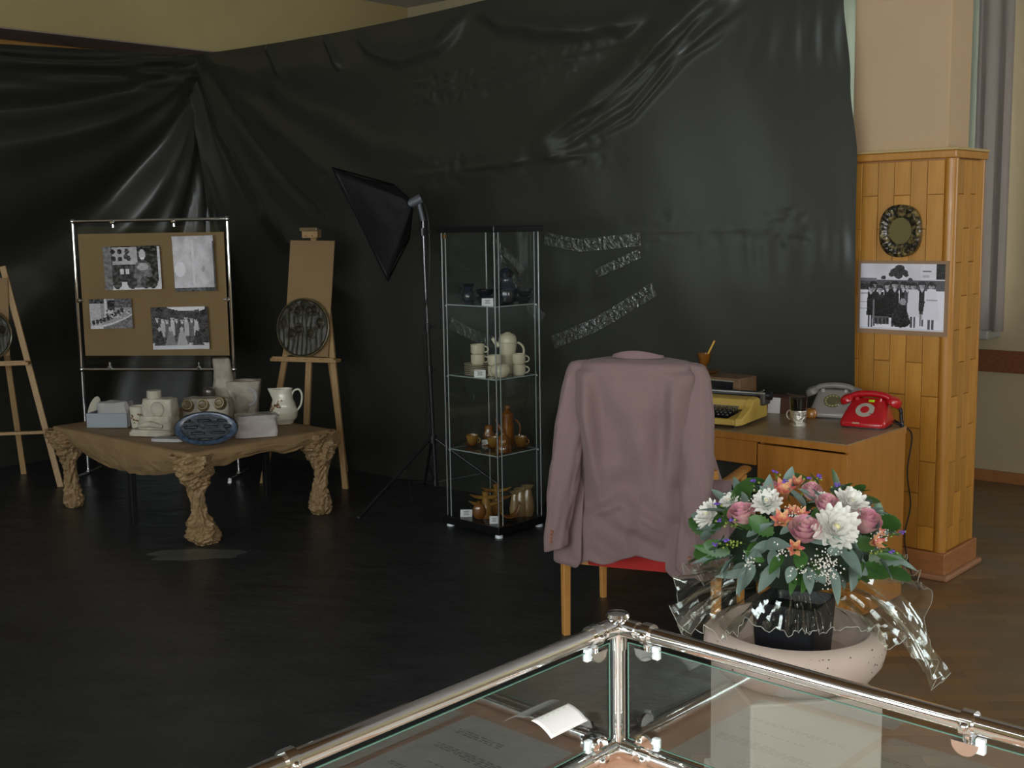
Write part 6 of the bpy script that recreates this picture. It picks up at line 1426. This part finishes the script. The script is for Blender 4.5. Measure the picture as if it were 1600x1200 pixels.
# ------------------------------------------------------------------ chrome and glass showcase in front
PC = G(965, 978, 1.0); AA = math.radians(-133.2); BB = math.radians(-43.2)
av = Vector((math.cos(AA), math.sin(AA), 0)); bv = Vector((math.cos(BB), math.sin(BB), 0))
LAc, LBc, ZT, ZB, TRr = 0.86, 0.86, 1.0, 0.80, 0.0125
def Cs(a, b_, z): return Vector((PC.x, PC.y, 0)) + av * a + bv * b_ + Vector((0, 0, z))
corg = Cs(LAc / 2, LBc / 2, 0)
cs = thing('glass_showcase', 'chrome tube showcase with glass sides holding printed papers', 'showcase', corg)
def cl(a, b_, z): return Cs(a, b_, z) - corg
for a in (0, LAc):
    for b_ in (0, LBc):
        B().cyl(cl(a, b_, 0.0), cl(a, b_, ZT), TRr, 20).build('post', CHROME, cs)
        j = B()
        for z in (ZT, ZB):
            j.ball(cl(a, b_, z), 0.0175, 18, 12)
            for d in ((1 if a == 0 else -1, 0), (0, 1 if b_ == 0 else -1)): j.cyl(cl(a + d[0] * 0.012, b_ + d[1] * 0.012, z), cl(a + d[0] * 0.040, b_ + d[1] * 0.040, z), 0.0148, 18)
            j.cyl(cl(a, b_, z - 0.036), cl(a, b_, z + 0.004), 0.0148, 18)
            j.build('corner_joint', CHROME, cs); j = B()
        B().lathe([(0.018, 0.0), (0.0195, 0.003), (0.017, 0.008), (0.008, 0.010), (1e-6, 0.0105)], 24, cl(a, b_, ZT + 0.0135)).build('cap', CHROME, cs)
for z in (ZT, ZB):
    for b_ in (0, LBc): B().cyl(cl(0, b_, z), cl(LAc, b_, z), TRr, 20).build('rail', CHROME, cs)
    for a in (0, LAc): B().cyl(cl(a, 0, z), cl(a, LBc, z), TRr, 20).build('rail', CHROME, cs)
def pane(p, q):
    z0, z1 = ZB + 0.020, ZT - 0.022
    b = B(); b.add([cl(*p, z0), cl(*q, z0), cl(*q, z1), cl(*p, z1)], [(0, 1, 2, 3)]); o = b.build('side_pane', CASEGLASS, cs, smooth=False)
    e = B()
    for c0, c1 in (((p, z0), (p, z1)), ((q, z0), (q, z1)), ((p, z0), (q, z0)), ((p, z1), (q, z1))): e.bar(cl(*c0[0], c0[1]), cl(*c1[0], c1[1]), 0.0022, 0.0014)
    e.build('pane_edge', GEDGE, o, smooth=False)
pane((0.021, 0.0), (LAc - 0.021, 0.0)); pane((0.0, 0.021), (0.0, LBc - 0.021)); pane((LAc, 0.021), (LAc, LBc - 0.021)); pane((0.021, LBc), (LAc - 0.021, LBc))
def clip(a, b_, z, along):
    """clip on a rail; along = 'a' when the rail runs along a. z sign: top clips hang, bottom clips stand"""
    top = z > 0.9; s = -1 if top else 1; t = av if along == 'a' else bv; inn = bv if along == 'a' else av; c = cl(a, b_, z)
    zz = Vector((0, 0, 1)); o = B().tube([c - t * 0.008, c + t * 0.008], 0.0172, 20)
    o.cyl(c + t * 0.0, c + zz * (s * 0.026), 0.0075, 12); o.ball(c + inn * 0.016, 0.006, 10, 8); o.ball(c - inn * 0.016, 0.006, 10, 8)
    k = o.build('glass_clip', CHROME, cs)
    n = 14; ctr_ = c + zz * (s * 0.022) + inn * 0.0075
    for off, m_, th in ((0.0, CHROME, 0.006),):
        d = B(); ring = [ctr_ + t * (0.0175 * math.cos(math.pi * i / n)) + zz * (s * 0.0175 * math.sin(math.pi * i / n)) for i in range(n + 1)]
        d.loft([[p + inn * off for p in ring], [p + inn * (off + th) for p in ring]]); d.build('half_disc', CHROME, k)
    w_ = B(); side = 1
    pc2 = c + zz * (s * 0.026) + t * 0.016 + inn * 0.001
    w_.bar(pc2 - zz * 0.010, pc2 + zz * 0.010, 0.012, 0.009, up=inn); w_.build('white_pad', WHITEPL, k, smooth=False, bev=0.0015)
for z in (ZT, ZB):
    clip(0.060, 0.0, z, 'a'); clip(0.0, 0.060, z, 'b'); clip(0.635, 0.0, z, 'a'); clip(0.0, 0.56, z, 'b')
b = B(); b.bar(cl(0.004, LBc / 2, ZB - 0.016), cl(LAc - 0.004, LBc / 2, ZB - 0.016), LBc - 0.008, 0.005); b.build('bottom_board', PINKB, cs, smooth=False)
# papers lying in the showcase
ZP = ZB - 0.0130
def sheet_of_text(label, a0, a1, b0, b1, cv, tint, dz=0.0, rz=0.0):
    w_, h_ = b1 - b0, a1 - a0
    o = picture('document', cv, w_, h_, PRINTM, None, tint)
    # picture x -> b, picture z -> -a (top of page towards the corner)
    M = Matrix((bv, Vector((0, 0, -1)), -av)).transposed().to_4x4(); M.translation = Cs((a0 + a1) / 2, (b0 + b1) / 2, ZP + dz)
    o.matrix_world = M @ Matrix.Rotation(rz, 4, 'Y'); tag(o, label, 'document', 'papers in the showcase'); return o
def textpage(seed, w_=70, h_=96):
    cv = Canvas(w_, h_, 0.60); r = random.Random(seed)
    def line(y, x0, x1):
        x = x0
        while x < x1:
            l = r.uniform(0.02, 0.07); cv.rect(x, y, min(x + l, x1), y + 0.004, 0.10); x += l + 0.02
    line(0.10, 0.3, 0.7)
    for k in range(4): line(0.18 + k * 0.02, 0.45, 0.9 - 0.1 * (k == 3))
    for k in range(5): line(0.36 + k * 0.02, 0.10, 0.86 - 0.3 * (k == 4))
    for k in range(3): line(0.54 + k * 0.035, 0.15, 0.7)
    for k in range(6): line(0.70 + k * 0.02, 0.10, 0.88)
    return cv
sheet_of_text('typed white page lying in the showcase corner', 0.045, 0.345, 0.055, 0.285, textpage(1), (1.0, 0.98, 0.93))
sheet_of_text('typed cream page lying beside the other page in the showcase', 0.05, 0.345, 0.30, 0.52, textpage(2), (1.0, 0.95, 0.84))
sheet_of_text('typed page lying further along the showcase board', 0.37, 0.67, 0.06, 0.29, textpage(3), (1.0, 0.97, 0.92))
# curved white label clipped to the left pane
lc = PL(858, 1118, Cs(0, 0.006, 0.9), bv)
t = thing('curved_label', 'bent glossy white label fixed inside the showcase pane', 'label', lc)
def lab(s, q): return av * ((0.5 - s) * 0.082) + Vector((0, 0, 1)) * (0.006 - 0.016 * q ** 2) + bv * (0.002 + 0.038 * q)
B().grid(lab, 12, 10).build('strip', PAPER, t, ang=180, thick=0.001)
k = B()
for i in range(5): k.grid(lambda s, q: lab(0.15 + 0.15 * i + 0.09 * s, 0.16 + 0.03 * q) + Vector((0, 0, 0.0012)), 3, 2)
k.build('faint_lettering', mat('pale_green_ink', (0.35, 0.5, 0.4), 0.6), t, smooth=False)
